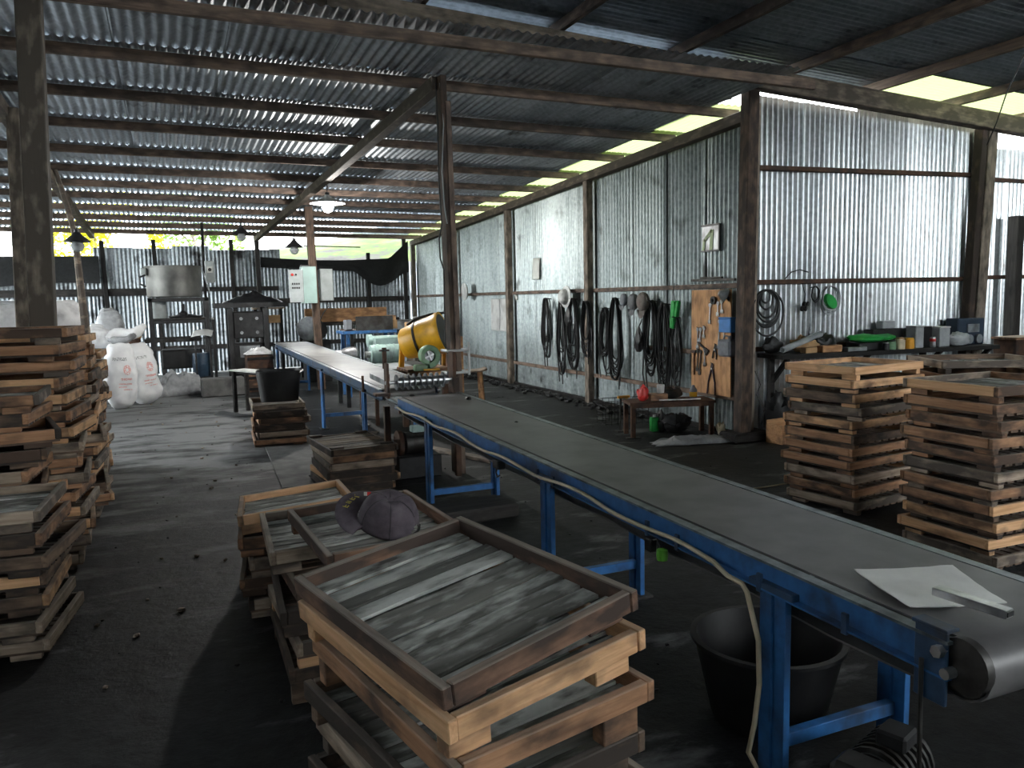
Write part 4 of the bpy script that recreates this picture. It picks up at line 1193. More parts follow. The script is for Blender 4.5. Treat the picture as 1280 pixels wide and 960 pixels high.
# bent sheet offcut and blue drum in front of the frame
def shf(u, v): return Vector((-.17 + .34 * u, -.16 + .3 * v, .05 * math.sin(u * 2.4) + .10 * v))
so = MB().grid(shf, 10, 8).build('metal_sheet', M['white'], None, True, (.50, 15.42, .99), (0, R(6), R(-8)))
_s = so.modifiers.new('thick', 'SOLIDIFY'); _s.thickness = .004
tag(so, 'bent pale metal sheet resting on a stand before the pot frame', 'sheet')
st = thing('sheet_stand', 'thin iron stand under the bent metal sheet', 'stand', (.50, 15.42, 0))
for s in (-.12, .12): MB().bar((s, 0, 0), (s, 0, .99), .03, .03, .002).build('leg', M['soot'], st)
MB().bar((-.16, 0, .98), (.16, 0, .98), .03, .02, .002).build('top_bar', M['soot'], st)
bd = thing('blue_drum', 'sooty blue drum on the floor under the bent sheet', 'drum', (.52, 15.98, .0))
MB().lathe([(0, .30), (.15, .30), (.155, .32), (.155, .50), (.16, .52), (.155, .54), (.155, .70), (.145, .72), (0, .72)], (.05, -.42, -.02), (0, 0, 1), 22).build('body', plain('sooty_blue', (.03, .06, .10), rough=.5, var=.3), bd, True)
MB().box((.05, -.42, .14), (.3, .28, .28), None, .01).build('plinth', M['soot'], bd)
bd['label'] = 'sooty blue drum on a low plinth under the bent sheet'
bd.location = (.42, 16.0, 0)
# ------------------------------------------------------------------ black press
ps = thing('black_press', 'soot-black press machine with a coal heap on its top', 'machine', (1.34, 15.85, 0))
for sx in (-.33, .30):
    for sy in (-.25, .25):
        MB().bar((sx, sy, 0), (sx, sy, 1.5), .09, .09, .005).build('column', M['soot'], ps)
MB().box((.05, 0, 1.55), (1.30, .7, .09), None, .006).build('top_beam', M['soot'], ps)
MB().box((0, 0, 1.18), (.56, .46, .50), None, .02).build('press_block', M['soot'], ps)
for bx in (-.14, .14):
    for bz_ in (1.04, 1.30):
        MB().cyl((bx, -.25, bz_), (bx, -.23, bz_), .03, n=10).build('bolt', M['steel_dull'], ps)
MB().box((0, .1, .42), (.60, .4, .84), None, .02).build('base', M['soot'], ps)
MB().box((0, -.11, .68), (.36, .03, .22), None, .004).build('window_plate', M['steel_dull'], ps)
MB().bar((-.62, -.1, 0), (-.62, -.1, 1.3), .05, .05, .003).build('side_rod', M['soot'], ps)
MB().cyl((-.62, -.1, 1.3), (-.62, -.1, 1.34), .04, n=12).build('rod_cap', M['steel'], ps)
MB().bar((-.1, -.35, .55), (.35, -.75, .30), .03, .03, .003).build('lever', M['steel_dull'], ps)
def heapf(rx, ry, h, seed):
    def fn(u, v):
        a = 2 * PI * u; r = v
        x = rx * r * math.cos(a); y = ry * r * math.sin(a)
        z = h * (1 - r) ** .8 * (1 + .5 * noise.noise(Vector((x * 6, y * 6, seed)))) + .03 * (1 - r) * noise.noise(Vector((x * 20, y * 20, seed)))
        return Vector((x, y, max(0, z)))
    return fn
o = MB().grid(heapf(.55, .3, .20, 3), 30, 10).build('coal_heap', M['black'], None, True, (1.44, 15.82, 1.597))
tag(o, 'heap of black coal mix on top of the press', 'coal', None, 'stuff')
kb = MB().box((0, 0, .16), (.70, .30, .32), None, .02)
tag(kb.build('concrete_block', M['concrete'], None, False, (.76, 14.60, 0), (0, 0, R(3))), 'long sooty concrete block on the floor before the press', 'block')
pl = MB().box((0, 0, .01), (.22, .16, .02), None, .003)
# switch on a pole
swp = thing('switch_pole', 'thin dark pole with a grey rotary switch box beside the pot', 'switch', (.64, 16.62, 0))
MB().bar((0, 0, 0), (.02, 0, 3.14), .05, .05, .004).build('pole', M['charred'], swp)
sb_ = MB().box((.11, -.05, 2.20), (.17, .10, .42), None, .012).build('switch_box', M['cabinet_grey'], swp)
MB().box((.11, -.105, 2.24), (.10, .012, .12), None, .002).build('dial_plate', M['paper'], sb_)
MB().cyl((.11, -.112, 2.24), (.11, -.13, 2.24), .032, n=16).build('knob', M['black'], sb_)
# things behind the far conveyor end
wt = thing('wooden_rack', 'wooden rack with a shelf against the far fence', 'rack', (1.85, 17.1, 0))
for s in (-.25, .25):
    MB().bar((s, 0, 0), (s, 0, 1.45), .06, .06, .004).build('leg', M['charred'], wt)
MB().box((0, 0, 1.47), (.62, .4, .04), None, .004).build('shelf', M['grey'], wt)
MB().box((.02, -.1, 1.25), (.40, .06, .16), None, .004).build('box_front', M['cardboard'], wt)
for i, (z, m, lb) in enumerate(((0, 'brown', 'lower brown crate left of the far conveyor end'), (.34, 'rust', 'rusty crate stacked on the brown crate by the far conveyor end'))):
    c = thing('storage_crate', lb, 'crate', (1.42, 15.0, z), R(4))
    MB().box((0, 0, .16), (.44, .34, .31), None, .006).build('body', M[m], c)
    for s in (.06, .26): MB().box((0, -.175, s), (.46, .012, .05), None, .002).build('batten', M['charred'], c)
crumple('folded_sack', 'folded white sack on the rusty crate', 'sack', (1.42, 15.0, .665), .46, .36, .14, M['sack'], 12)
fm = thing('fan_pulley', 'big dark motor with a pulley behind the far conveyor end', 'motor', (2.66, 16.25, 0))
MB().cyl((0, -.16, 1.02), (0, .16, 1.02), .20, n=24).build('motor', M['soot'], fm, True)
MB().cyl((-.16, -.19, 1.06), (-.16, -.15, 1.06), .24, n=28).build('pulley', M['steel_dull'], fm, True)
MB().box((0, 0, .41), (.5, .4, .82), None, .01).build('stand', M['soot'], fm)
rk = thing('work_rack', 'long dark workbench along the far end loaded with timber', 'workbench', (3.95, 16.9, 0))
MB().box((0, 0, 1.12), (3.1, .7, .06), None, .006).build('top', M['iron'], rk)
for sx in (-1.45, -.5, .5, 1.45):
    for sy in (-.28, .28): MB().bar((sx, sy, 0), (sx, sy, 1.09), .07, .07, .004).build('leg', M['soot'], rk)
MB().box((.9, -.34, 1.05), (1.2, .03, .18), None, .003).build('apron', M['steel_dull'], rk)
for i, (x0, x1, yy, z, w, h, m, lb) in enumerate(((2.55, 4.25, 16.85, 1.30, .12, .28, 'ply', 'long orange timber beam lying on the dark workbench'), (4.2, 4.42, 16.72, 1.21, .10, .11, 'pine', 'pale timber offcut at the end of the long orange beam'), (2.7, 4.6, 17.1, 1.18, .10, .06, 'charred', 'dark plank at the back of the workbench'))):
    o = MB().bar((-(x1 - x0) / 2, 0, 0), ((x1 - x0) / 2, 0, 0), w, h, .006).build('timber', M[m], None, False, ((x0 + x1) / 2, yy, z), (0, 0, R((-1, 4, 1)[i])))
    tag(o, lb, 'timber')
o = MB().box((0, 0, .03), (.3, .22, .06), None, .01).build('white_package', M['paper'], None, False, (5.0, 16.8, 1.15), (0, 0, .1)); tag(o, 'white package at the right end of the workbench', 'package')
bt = thing('blue_table', 'blue-legged table with a dirty steel plate top behind the motors', 'table', (3.02, 13.35, 0))
for sx in (-.36, .38):
    for sy in (-.22, .22): MB().bar((sx, sy, 0), (sx, sy, 1.04), .055, .055, .003).build('leg', M['blue'], bt)
MB().box((0, 0, 1.07), (.90, .6, .05), None, .004).build('top_frame', M['blue'], bt)
MB().box((.08, -.27, 1.21), (.62, .03, .24), None, .004).build('front_plate', M['iron'], bt)
MB().box((.0, 0, 1.105), (.80, .5, .02), None, .003).build('top', M['rust'], bt)
for i, (x, y, w, d, h, m, lb) in enumerate(((3.44, 13.15, .10, .1, .14, 'cardboard', 'small pale carton on the corner of the blue table'), (2.66, 13.1, .10, .12, .16, 'grey_plastic', 'grey box on the left end of the blue table'))):
    tag(MB().box((0, 0, h / 2), (w, d, h), None, .006).build('carton', M[m], None, False, (x, y, 1.118), (0, 0, .2)), lb, 'box')
o = MB().box((0, 0, .11), (.12, .12, .22), None, .008).build('carton', M['cardboard'], None, False, (3.78, 13.4, .98), (0, 0, .3)); tag(o, 'cream carton on a post right of the blue table', 'box')
o = MB().bar((0, 0, 0), (0, 0, .98), .1, .1, .004).build('stump_post', M['post'], None, False, (3.78, 13.4, 0)); tag(o, 'short timber stump under the cream carton', 'post')
# pale teal pump motors
pm = thing('pump_motor', 'pale teal electric motor lying on an iron bench', 'motor', (2.98, 12.0, .60))
MB().cyl((-.22, 0, .17), (.24, 0, .17), .145, n=26).build('casing', M['teal'], pm, True)
for i in range(6): MB().cyl((-.17 + .062 * i, 0, .17), (-.155 + .062 * i, 0, .17), .152, n=26).build('fin', M['teal'], pm, True)
MB().cyl((.24, 0, .17), (.30, 0, .17), .12, .09, n=22).build('end_bell', M['steel_dull'], pm, True)
MB().cyl((-.30, 0, .17), (-.22, 0, .17), .05, n=14).build('shaft', M['steel'], pm, True)
for s in (-.12, .14): MB().box((s, 0, .02), (.07, .26, .04), None, .004).build('foot', M['teal'], pm)
p2 = thing('pump_motor', 'upper pale teal gearbox behind the lying motor', 'motor', (3.12, 12.42, .60))
MB().box((0, 0, .33), (.46, .26, .20), None, .03).build('gear_case', M['teal'], p2)
MB().cyl((-.23, 0, .36), (-.30, 0, .36), .10, n=20).build('flange', M['teal'], p2, True)
MB().cyl((.23, 0, .33), (.42, 0, .33), .055, n=16).build('coupling', M['steel_dull'], p2, True)
for s in (-.15, .15): MB().box((s, 0, .115), (.05, .22, .23), None, .004).build('bracket', M['steel_dull'], p2)
p3_ = thing('pump_motor', 'small grey bell-housed motor left of the teal motors', 'motor', (2.50, 12.2, .60))
MB().lathe([(0, 0), (.06, 0), (.10, .06), (.12, .14), (.12, .24), (.08, .28), (0, .28)], (-.16, 0, .17), (1, 0, 0), 22).build('bell', M['steel_dull'], p3_, True)
MB().lathe([(0, 0), (.07, .0), (.07, .14), (0, .14)], (-.26, 0, .17), (1, 0, 0), 16).build('nose', M['white'], p3_, True)
MB().box((0, 0, .03), (.26, .2, .06), None, .004).build('foot', M['iron'], p3_)
ib = thing('iron_bench', 'low iron bench under the teal motors', 'bench', (2.98, 12.2, 0))
MB().box((0, 0, .57), (1.3, .74, .05), None, .004).build('top', M['iron'], ib)
for sx in (-.6, .6):
    for sy in (-.32, .32): MB().bar((sx, sy, 0), (sx, sy, .55), .06, .06, .004).build('leg', M['soot'], ib)
# steel table between belts and mixer
tbk = thing('steel_table', 'grey steel-topped table between the far belt and the mixer', 'table', (2.62, 10.4, 0))
MB().box((0, 0, .70), (.62, 1.0, .03), None, .004).build('top', M['steel_dull'], tbk)
for sx in (-.27, .27):
    for sy in (-.45, .45): MB().bar((sx, sy, 0), (sx, sy, .69), .045, .045, .003).build('leg', M['rust'], tbk)
# ------------------------------------------------------------------ yellow mixer with green blower
mx_ = thing('drum_mixer', 'yellow drum mixer tilted on a rough timber stand', 'mixer', (2.84, 9.42, 0))
ax = Vector((.80, -.52, .26)).normalized(); c0 = Vector((-.22, .16, 1.04))
dr = MB().lathe([(0, .0), (.16, .0), (.19, .03), (.235, .30), (.25, .48), (.262, .50), (.262, .54), (.238, .54), (.22, .32), (.17, .05), (0, .04)], c0, ax, 34).build('drum', M['yellow'], mx_, True)
MB().lathe([(.236, .539), (.217, .32), (.166, .055), (0, .05)], c0, ax, 34).build('drum_dark_skin', M['soot'], dr, True)  # added skin that darkens the mouth of the drum
MB().lathe([(.218, 0), (.228, .005), (.232, .03), (.222, .035)], c0 + ax * .20, ax, 34).build('band', M['iron'], dr, True)
MB().cyl(c0 + Vector((.02, -.24, .05)), c0 + Vector((.02, -.21, .05)), .022, n=12).build('hole', M['black'], dr)
MB().tube([c0 + Vector((.05, -.02, .24)), c0 + Vector((.14, -.06, .31)), c0 + Vector((.32, -.1, .36)), c0 + Vector((.5, -.12, .38)), c0 + Vector((.55, -.10, .48))], .018, 8).build('tilt_handle', M['black'], mx_, True)
for (x, y, z) in ((-.20, -.16, .72), (.20, -.16, .72), (-.20, .24, .72), (.20, .24, .72)):
    MB().bar((x, y, 0), (x, y, z), .07, .07, .004).build('leg', M['rust'], mx_)
MB().box((0, .04, .74), (.55, .52, .04), None, .004).build('base_board', M['brown'], mx_)
MB().box((.08, -.16, .69), (.40, .06, .07), None, .004).build('cross_rail', M['ply'], mx_)
for s, yy in ((-.24, .22), (.28, .10)):
    MB().bar((s, yy, .72), (s + .02, yy, 1.06), .06, .06, .004).build('cradle_arm', M['yellow'], mx_)
MB().bar((.46, .04, 0), (.46, .04, 1.12), .09, .08, .004).build('timber_upright', M['ply'], mx_)
MB().bar((.30, -.05, 0), (.30, -.05, .98), .07, .08, .004).build('timber_upright', M['brown'], mx_)
bw = thing('blower', 'green snail-shaped blower standing before the yellow drum', 'blower', (2.76, 9.00, .80))
def snail():
    mb = MB(); n = 30; vs = []
    for i in range(n + 1):
        a = -PI * .5 + 2 * PI * i / n
        r = .105 + .045 * (i / n)
        for (k, yy) in ((.52, -.05), (.9, -.055), (1.0, -.035), (1.0, .035), (.9, .055), (.52, .05)):
            vs.append(Vector((-math.cos(a) * r * k, yy, math.sin(a) * r * k + .13)))
    fs = []
    for i in range(n):
        for k in range(6):
            fs.append((6 * i + k, 6 * i + (k + 1) % 6, 6 * i + 6 + (k + 1) % 6, 6 * i + 6 + k))
    return mb.add(vs, fs)
sn = snail().build('volute', M['green'], bw, True)
MB().box((-.10, 0, -.005), (.16, .09, .075), None, .012).build('outlet', M['green'], sn)
MB().cyl((0, -.02, .13), (0, .10, .13), .062, n=20).build('impeller_case', M['steel_dull'], bw, True)
for k in range(4):
    a = k * PI / 2 + .4
    MB().bar((0, -.045, .13), (.06 * math.cos(a), -.045, .13 + .06 * math.sin(a)), .012, .02, .002).build('spoke', M['steel'], bw)
MB().box((.02, 0, -.03), (.20, .12, .02), None, .003).build('foot', M['yellow'], bw)
# stool
sl_ = thing('wooden_stool', 'rough wooden stool with a pale seat right of the timber post', 'stool', (4.27, 11.75, 0), R(-12))
def seatf(u, v): return Vector((-.25 + .5 * u, -.14 + .28 * v, .475 + .03 * (2 * u - 1) ** 4 * (u > .5)))
sg = MB().grid(seatf, 12, 2).build('seat', M['grey'], sl_, True); _m = sg.modifiers.new('t', 'SOLIDIFY'); _m.thickness = .035
for sx in (-.18, .16):
    for sy in (-.1, .1): MB().bar((sx * 1.15, sy * 1.15, 0), (sx, sy, .45), .05, .045, .004).build('leg', M['ply'], sl_)
# straps round the timber post
for z in (.93, 1.13):
    o = MB()
    o.tube([(.10, -.09, 0), (.10, .06, 0), (-.10, .06, 0), (-.10, -.09, 0)], .012, 6, closed=True)
    tag(o.build('strap', M['white'], None, False, (2.345, 6.86, z)), 'white strap tied round the timber post, %s one' % ('upper' if z > 1 else 'lower'), 'strap')
o = MB().bar((.13, 0, .90), (.13, 0, 1.20), .02, .02, .002).build('strap_rod', M['white'], None, False, (2.345, 6.82, 0)); tag(o, 'white rod tied upright on the right of the timber post', 'rod')
# cables hanging down the timber post
cbp = [(-.095, -.05, 3.45), (-.088, -.06, 3.1), (-.098, -.06, 2.7), (-.09, -.06, 2.4), (-.085, -.07, 2.25), (-.115, -.07, 2.12), (-.11, -.07, 1.95), (-.08, -.07, 1.85), (-.085, -.06, 1.2)]
tag(MB().tube(cbp, .0065, 6).build('post_cable', M['black'], None, True, (2.33, 6.86, 0)), 'black cable running down the timber post', 'cable')
tag(MB().tube([(x + .035 + .01 * math.sin(i * 2), y - .012, z) for i, (x, y, z) in enumerate(cbp[:5])], .006, 6).build('post_cable', M['cabinet_grey'], None, True, (2.33, 6.86, 0)), 'pale grey cable beside the black one on the timber post', 'cable')
o = MB().lathe([(0, 0), (.11, .01), (.12, .03), (.0, .04)], (0, 0, 0), (0, -1, 0), 20).build('sun_hat', M['white'], None, True, (2.78, 7.8, 1.66)); 
o.location = (5.62, 15.55, 1.72); o.rotation_euler = (0, 0, R(-90)); o.scale = (1.5, 1.5, 1.5)
tag(o, 'round white hat hung on the iron wall behind the timber post', 'hat')
# ------------------------------------------------------------------ black tub, bench, sheet on the floor
bt2 = thing('black_tub', 'black plastic tub standing on the pile of old trays', 'tub', (1.10, 9.46, .470), R(-6))
def tubf(u, v, t=0.0):
    a = 2 * PI * u; k = .84 + .16 * v - t
    ca, sa = math.cos(a), math.sin(a)
    return Vector((.25 * k * math.copysign(abs(ca) ** .6, ca), .19 * k * math.copysign(abs(sa) ** .6, sa), .34 * v + (.012 if t else 0)))
mb = MB().grid(tubf, 32, 6); mb.grid(lambda u, v: tubf(u, 1 - v, .05), 32, 6)
mb.grid(lambda u, v: tubf(u, 1, .05 * v) , 32, 1)
mb.grid(lambda u, v: tubf(u, 0) * (1 - .98 * v), 32, 2)
mb.build('body', M['black_plastic'], bt2, True)
MB().tube([(.22, -.13, .31), (.27, -.06, .335), (.27, .06, .335), (.22, .13, .31)], .012, 6).build('handle', M['black'], bt2, True)
bn = thing('slat_bench', 'low bench with white laminate slats left of the far conveyor', 'bench', (1.16, 11.75, 0), R(-64))
for k, (x, y) in enumerate(((-.36, -.06), (-.36, .06), (.36, -.06), (.36, .06))):
    MB().box((x, y * 1.15, .615), (.70, .115, .02), None, .003).build('slat', M['white'], bn)
for sx in (-.62, .62):
    for sy in (-.10, .10): MB().bar((sx, sy, 0), (sx, sy, .605), .05, .05, .003).build('leg', M['charred'], bn)
MB().bar((-.66, 0, .585), (.66, 0, .585), .16, .035, .003).build('frame', M['charred'], bn)
ps_ = MB().prism([(.79, 6.94), (1.06, 6.93), (1.07, 7.34), (1.37, 7.36), (1.42, 8.95), (.87, 9.03)], .002, .016)
tag(ps_.build('floor_board', M['concrete'], None), 'worn grey board lying flat on the floor between the two old piles', 'board')
M['concrete'].name = 'worn_grey_board'
# ------------------------------------------------------------------ control cabinets on the far post
cc = thing('control_cabinet', 'pale green control cabinet with its grey door swung open', 'cabinet', (2.27, 14.42, 1.56))
MB().box((0, 0, .32), (.25, .24, .64), None, .006).build('body', M['cabinet'], cc)
dd = MB().box((-.235, -.19, .30), (.24, .02, .56), rotm(0, 0, R(-18)), .004).build('door', M['cabinet_grey'], cc)
MB().cyl((-.30, -.20, .50), (-.30, -.225, .495), .022, n=12).build('stop_button', M['red'], dd)
MB().cyl((-.24, -.215, .50), (-.24, -.235, .495), .014, n=12).build('lamp', M['black'], dd)
for k in range(2):
    for q in range(4):
        MB().box((-.30 + q * .035, -.205 - .004 * q + .0, .34 - k * .07), (.022, .012, .03), None).build('push_button', M['black'], dd)
MB().box((-.05, .02, .655), (.14, .12, .03), None, .004).build('cable_gland', M['black'], cc)
c2 = thing('junction_cabinet', 'plain grey junction cabinet on the right side of the far post', 'cabinet', (2.585, 14.46, 1.60))
MB().box((0, 0, .28), (.22, .16, .56), None, .006).build('body', M['cabinet_grey'], c2)
MB().box((0, -.084, .28), (.20, .012, .53), None, .003).build('door', M['cabinet_grey'], c2)
MB().tube([(0, 0, .0), (.02, -.02, -.10), (-.08, -.03, -.22), (-.14, -.02, -.34)], .010, 6).build('cable', M['black'], c2, True)
# ------------------------------------------------------------------ lamps
def shade_lamp(label, p, lit, top, r=.25, wire=True):
    l = thing('pendant_lamp', label, 'lamp', p, 0, 'pendant lamps under the roof')
    MB().lathe([(.035, .12), (.05, .10), (.07, .075), (r, .0), (r, -.008), (.06, .06), (.03, .06)], (0, 0, 0), (0, 0, 1), 30).build('shade', M['white'] if lit else M['soot'], l, True)
    b = MB().lathe([(0, -.14), (.055, -.12), (.085, -.06), (.055, .0), (.03, .05), (0, .055)], (0, 0, 0), (0, 0, 1), 18).build('bulb', M['bulb'] if lit else M['glassy'], l, True)
    MB().lathe([(.0, .16), (.03, .155), (.035, .06), (0, .055)], (0, 0, 0), (0, 0, 1), 14).build('socket', M['black'], l, True)
    if wire: MB().tube([(0, 0, .15), (.005, 0, (.15 + top - p[2]) / 2), (0, 0, top - p[2])], .007, 6).build('cord', M['black'], l)
    return l
lamp = shade_lamp('lit pendant lamp shining under the roof rafter', (2.22, 12.0, 3.02), True, 3.34)
ld = bpy.data.lights.new('bulb_light', 'POINT'); ld.energy = 14; ld.shadow_soft_size = .07; ld.color = (1, .96, .9)
lo_ = bpy.data.objects.new('bulb_light', ld); link(lo_, lamp); lo_.location = (0, 0, -.13)
shade_lamp('unlit dark pendant lamp left of the control cabinet post', (2.14, 15.0, 2.58), False, 3.2, .16)
shade_lamp('unlit dark pendant lamp hanging above the press', (1.32, 15.95, 2.88), False, 3.25, .17)
shade_lamp('unlit dark pendant lamp on the bent pole behind the left posts', (-1.06, 11.95, 2.44), False, 2.62, .16)
bp_ = MB().tube([(-1.26, 12.05, 3.36), (-1.21, 12.05, 3.15), (-1.15, 12.05, 2.88), (-1.10, 12.05, 2.6), (-1.085, 12.05, 2.3), (-1.06, 12.05, 1.5), (-1.03, 12.05, .8), (-1.02, 12.05, 0)], [.03, .035, .035, .035, .04, .05, .055, .06], 8)
tag(bp_.build('bent_pole', M['grey'], None, True), 'slim bent wooden pole behind the thick left post', 'pole')
o = MB().bar((0, 0, 0), (1.05, 0, -.02), .02, .02).build('lamp_rod', M['iron'], None, False, (2.30, 15.02, 2.60)); tag(o, 'thin iron rod reaching out from the far post beside the unlit lamp', 'rod')
# ------------------------------------------------------------------ things hanging on the long wall
XW = XA - .055      # just proud of the sheets and girts
def hose(label, y, zt, w, h, n, seed, mat=None, rad=.011, tails=2, cat='hose coil', name='hose_coil', xo=.03):
    """hank of hose over a nail: elongated loops of differing drop"""
    r = random.Random(seed)
    t = thing(name, label, cat, (XW - xo, y, zt), 0, 'hoses and cables hung on the long iron wall')
    MB().cyl((.07, 0, 0), (-.07, 0, .012), .007, n=8).build('nail', M['iron'], t)
    mb = MB()
    for i in range(n):
        ww = w * r.uniform(.55, 1.0); hh = h * r.uniform(.62, 1.0); off = r.uniform(-.12, .12) * w
        dx = r.uniform(-.05, .012); pts = []
        m = 26
        for k in range(m):
            a = 2 * PI * k / m
            x = math.sin(a); c = -math.cos(a)       # c: -1 bottom .. 1 top
            tt = (1 + c) / 2
            prof = ww / 2 * (abs(x) ** .75) * math.copysign(1, x) * (.62 + .38 * (1 - tt))
            pts.append((dx + .006 * math.sin(3 * a + i), off * (1 - tt) + prof, -hh * (1 - tt) + .01 + .008 * noise.noise(Vector((i * 3.1, k * .5, seed)))))
        mb.tube(pts, rad * r.uniform(.8, 1.1), 6, closed=True)
    mb.build('loops', mat or M['black'], t, True)
    for q in range(tails):
        yy = r.uniform(-.5, .5) * w
        MB().tube([(-.02, yy * .3, -.05), (-.03, yy, -h * .5), (-.03, yy * 1.1 + .02, -h * .85), (-.03, yy * .9, -h * r.uniform(.95, 1.1))], rad * .8, 6).build('tail', M['black'], t, True)
    return t
hose('narrow black hose hank, the one nearest the far whiteboard', 11.81, 1.55, .34, 1.02, 9, 1)
hose('long black hose hank left of the white hat', 11.28, 1.50, .30, 1.18, 8, 2)
hose('thick black hose hank under the white hat', 10.90, 1.54, .44, 1.12, 11, 3)
hose('black hose hank hung over the wall post', 10.26, 1.50, .40, .84, 9, 4, xo=.14)
hose('low black hose hank right of the wall post', 9.90, 1.40, .32, .98, 8, 5)
hose('long looped black hose hank left of the grey caps', 9.62, 1.54, .40, 1.22, 11, 6)
hose('bulky black cable bundle under the grey caps', 8.72, 1.50, .40, 1.10, 12, 7, rad=.012)
hose('tangled long black cable bundle by the green device', 8.42, 1.46, .36, 1.08, 12, 8, rad=.009, tails=4)
hose('thin dangling black cable tangle left of the plywood board', 8.18, 1.30, .26, .88, 7, 9, rad=.007, tails=4)
# black bags among the cables
for i, (y, z, w, h, lb) in enumerate(((8.92, 1.02, .20, .34, 'shiny black plastic bag hanging among the cables'), (10.93, 1.28, .22, .30, 'black plastic bag hanging inside the thick hose hank'))):
    b = thing('plastic_bag', lb, 'bag', (XW - .11, y, z - h / 2))
    def fn(u, v, w=w, h=h, i=i):
        a = 2 * PI * u
        rr = math.sin(PI * min(1, .08 + .92 * v)) ** .6 * (1 - .45 * v)
        q = Vector((math.cos(a) * 2, math.sin(a) * 2, v * 4 + i * 7))
        k = 1 + .35 * noise.noise(q * 1.5)
        return Vector((.05 * rr * math.cos(a) * k, w / 2 * rr * math.sin(a) * k, h * v))
    MB().grid(fn, 22, 12).build('body', M['black_plastic'], b, True)
    MB().tube([(0, 0, h * .95), (.03, 0, h * 1.1), (.05, 0, h * 1.25)], .008, 6).build('knot', M['black_plastic'], b)
def hat(name, label, y, z, mat, r=.13, brim_=True):
    t = thing(name, label, 'hat', (XW - .07, y, z))
    def fn(u, v):
        a = 2 * PI * u; rr = r * .74 * math.cos(v * PI / 2) ** .6
        return Vector((-.02 - r * (.75 if brim_ else .45) * math.sin(v * PI / 2), rr * math.cos(a), rr * 1.12 * math.sin(a)))
    c = MB().grid(fn, 24, 8).build('crown', mat, t, True)
    if brim_:
        MB().lathe([(r * .72, .0), (r * 1.05, -.006), (r * 1.05, .004), (r * .72, .012)], (-.02, 0, 0), (-1, 0, 0), 26, 1.0, 1.12).build('brim', mat, t, True)
    else:
        MB().lathe([(r * .70, .0), (r * .78, .0), (r * .78, .03), (r * .70, .03)], (-.0, 0, 0), (-1, 0, 0), 24).build('band', mat, t, True)
        def pk(u, v): return Vector((-.03 - .03 * v, -r * .6 + 1.2 * r * u, -r * .7 - r * .75 * v * math.sin(PI * u) ** .5))
        q = MB().grid(pk, 12, 4).build('peak', mat, t, True); m_ = q.modifiers.new('t', 'SOLIDIFY'); m_.thickness = .004
    return t
hat('sun_hat', 'white hat hanging above the thick hose hank', 11.04, 1.58, M['white'], .15)
hat('cloth_hat', 'small pale grey cap, first of the three caps on the wall', 9.32, 1.53, M['grey_plastic'], .10, False)
hat('cloth_hat', 'grey cloth cap, middle one of the three on the wall', 9.08, 1.50, M['fabric_grey'], .13, False)
hat('cloth_hat', 'brownish grey cap beside the cable bundles, last of the three', 8.84, 1.50, plain('taupe_fabric', (.17, .15, .135), rough=.9, var=.2, scale=20), .15, False)
gd = thing('green_device', 'bright green hanging tool casing right of the cable bundles', 'tool', (XW - .06, 8.18, 1.22))
MB().box((0, .03, .12), (.05, .085, .34), rotm(R(6), 0, 0), .012).build('casing', M['bright_green'], gd)
MB().box((-.005, -.06, .19), (.045, .06, .20), rotm(R(14), 0, 0), .012).build('grip', M['bright_green'], gd)
MB().tube([(0, 0, .29), (0, .03, .40), (.03, .05, .50)], .006, 6).build('loop', M['black'], gd)
# whiteboard and papers
wbd = thing('whiteboard', 'small blank whiteboard on the long wall left of the post', 'whiteboard', (XW - .02, 13.93, .965))
MB().box((0, 0, .30), (.02, .80, .60), None, .008).build('panel', M['white'], wbd)
for z in (.0, .60): MB().box((-.003, 0, z), (.026, .82, .014), None, .003).build('edge', M['cabinet_grey'], wbd)
MB().tube([(-.016, -.06, .59), (-.017, -.08, .35), (-.016, -.04, .02)], .004, 5).build('crack_line', M['grey_plastic'], wbd)
def paperf(w, h, s):
    return lambda u, v: Vector((-.012 * math.sin(PI * v) - .02 * (1 - v) ** 3 * s, -w / 2 + w * u, -h * (1 - v)))
for name, lb, y, zt, w, h, s in (('wall_notice', 'white paper notice pinned above the first hose hank', 12.42, 2.24, .28, .36, 1), ('wall_notice', 'tiny white tag by the wall post above the whiteboard', 13.30, 1.70, .12, .16, 0)):
    o = MB().grid(paperf(w, h, s), 4, 8).build(name, M['paper'], None, True, (XA + .012, y, zt)); md = o.modifiers.new('t', 'SOLIDIFY'); md.thickness = .002
    tag(o, lb, 'notice')
hp = thing('wall_hatch', 'small wall hatch shown as a plate, its green light painted as an arch', 'plate', (XA + .008, 7.65, 2.08))
MB().box((0, 0, .14), (.012, .31, .28), None, .002).build('plate', M['steel_dull'], hp)
for (y, z, a, b) in ((0, .287, .33, .022), (0, -.004, .33, .018), (-.165, .14, .022, .30)): MB().box((-.008, y, z), (.014, a, b)).build('edge', M['black'], hp)
pale = plain('pale_green_light', (.52, .62, .38), rough=.6, var=.08)  # light in the hatch opening, painted on as a pale green arch
MB().bar((-.010, .125, .0), (-.010, .10, .13), .045, .006, up=(1, 0, 0)).build('arch_stroke', pale, hp)
MB().bar((-.010, .11, .11), (-.010, -.03, .225), .040, .006, up=(1, 0, 0)).build('arch_stroke', pale, hp)
MB().bar((-.010, -.035, .235), (-.010, -.02, .0), .055, .006, up=(1, 0, 0)).build('arch_stroke', pale, hp)
# bundle of bars lying on the girt
o = MB().bar((0, -.45, 0), (0, .35, .01), .03, .03, .003); o.bar((.02, -.2, .03), (.02, .2, .035), .03, .02, .003)
tag(o.build('iron_bars', M['iron'], None, False, (XW - .02, 7.55, 1.735)), 'dark iron bars lying on the girt above the plywood board', 'bar')
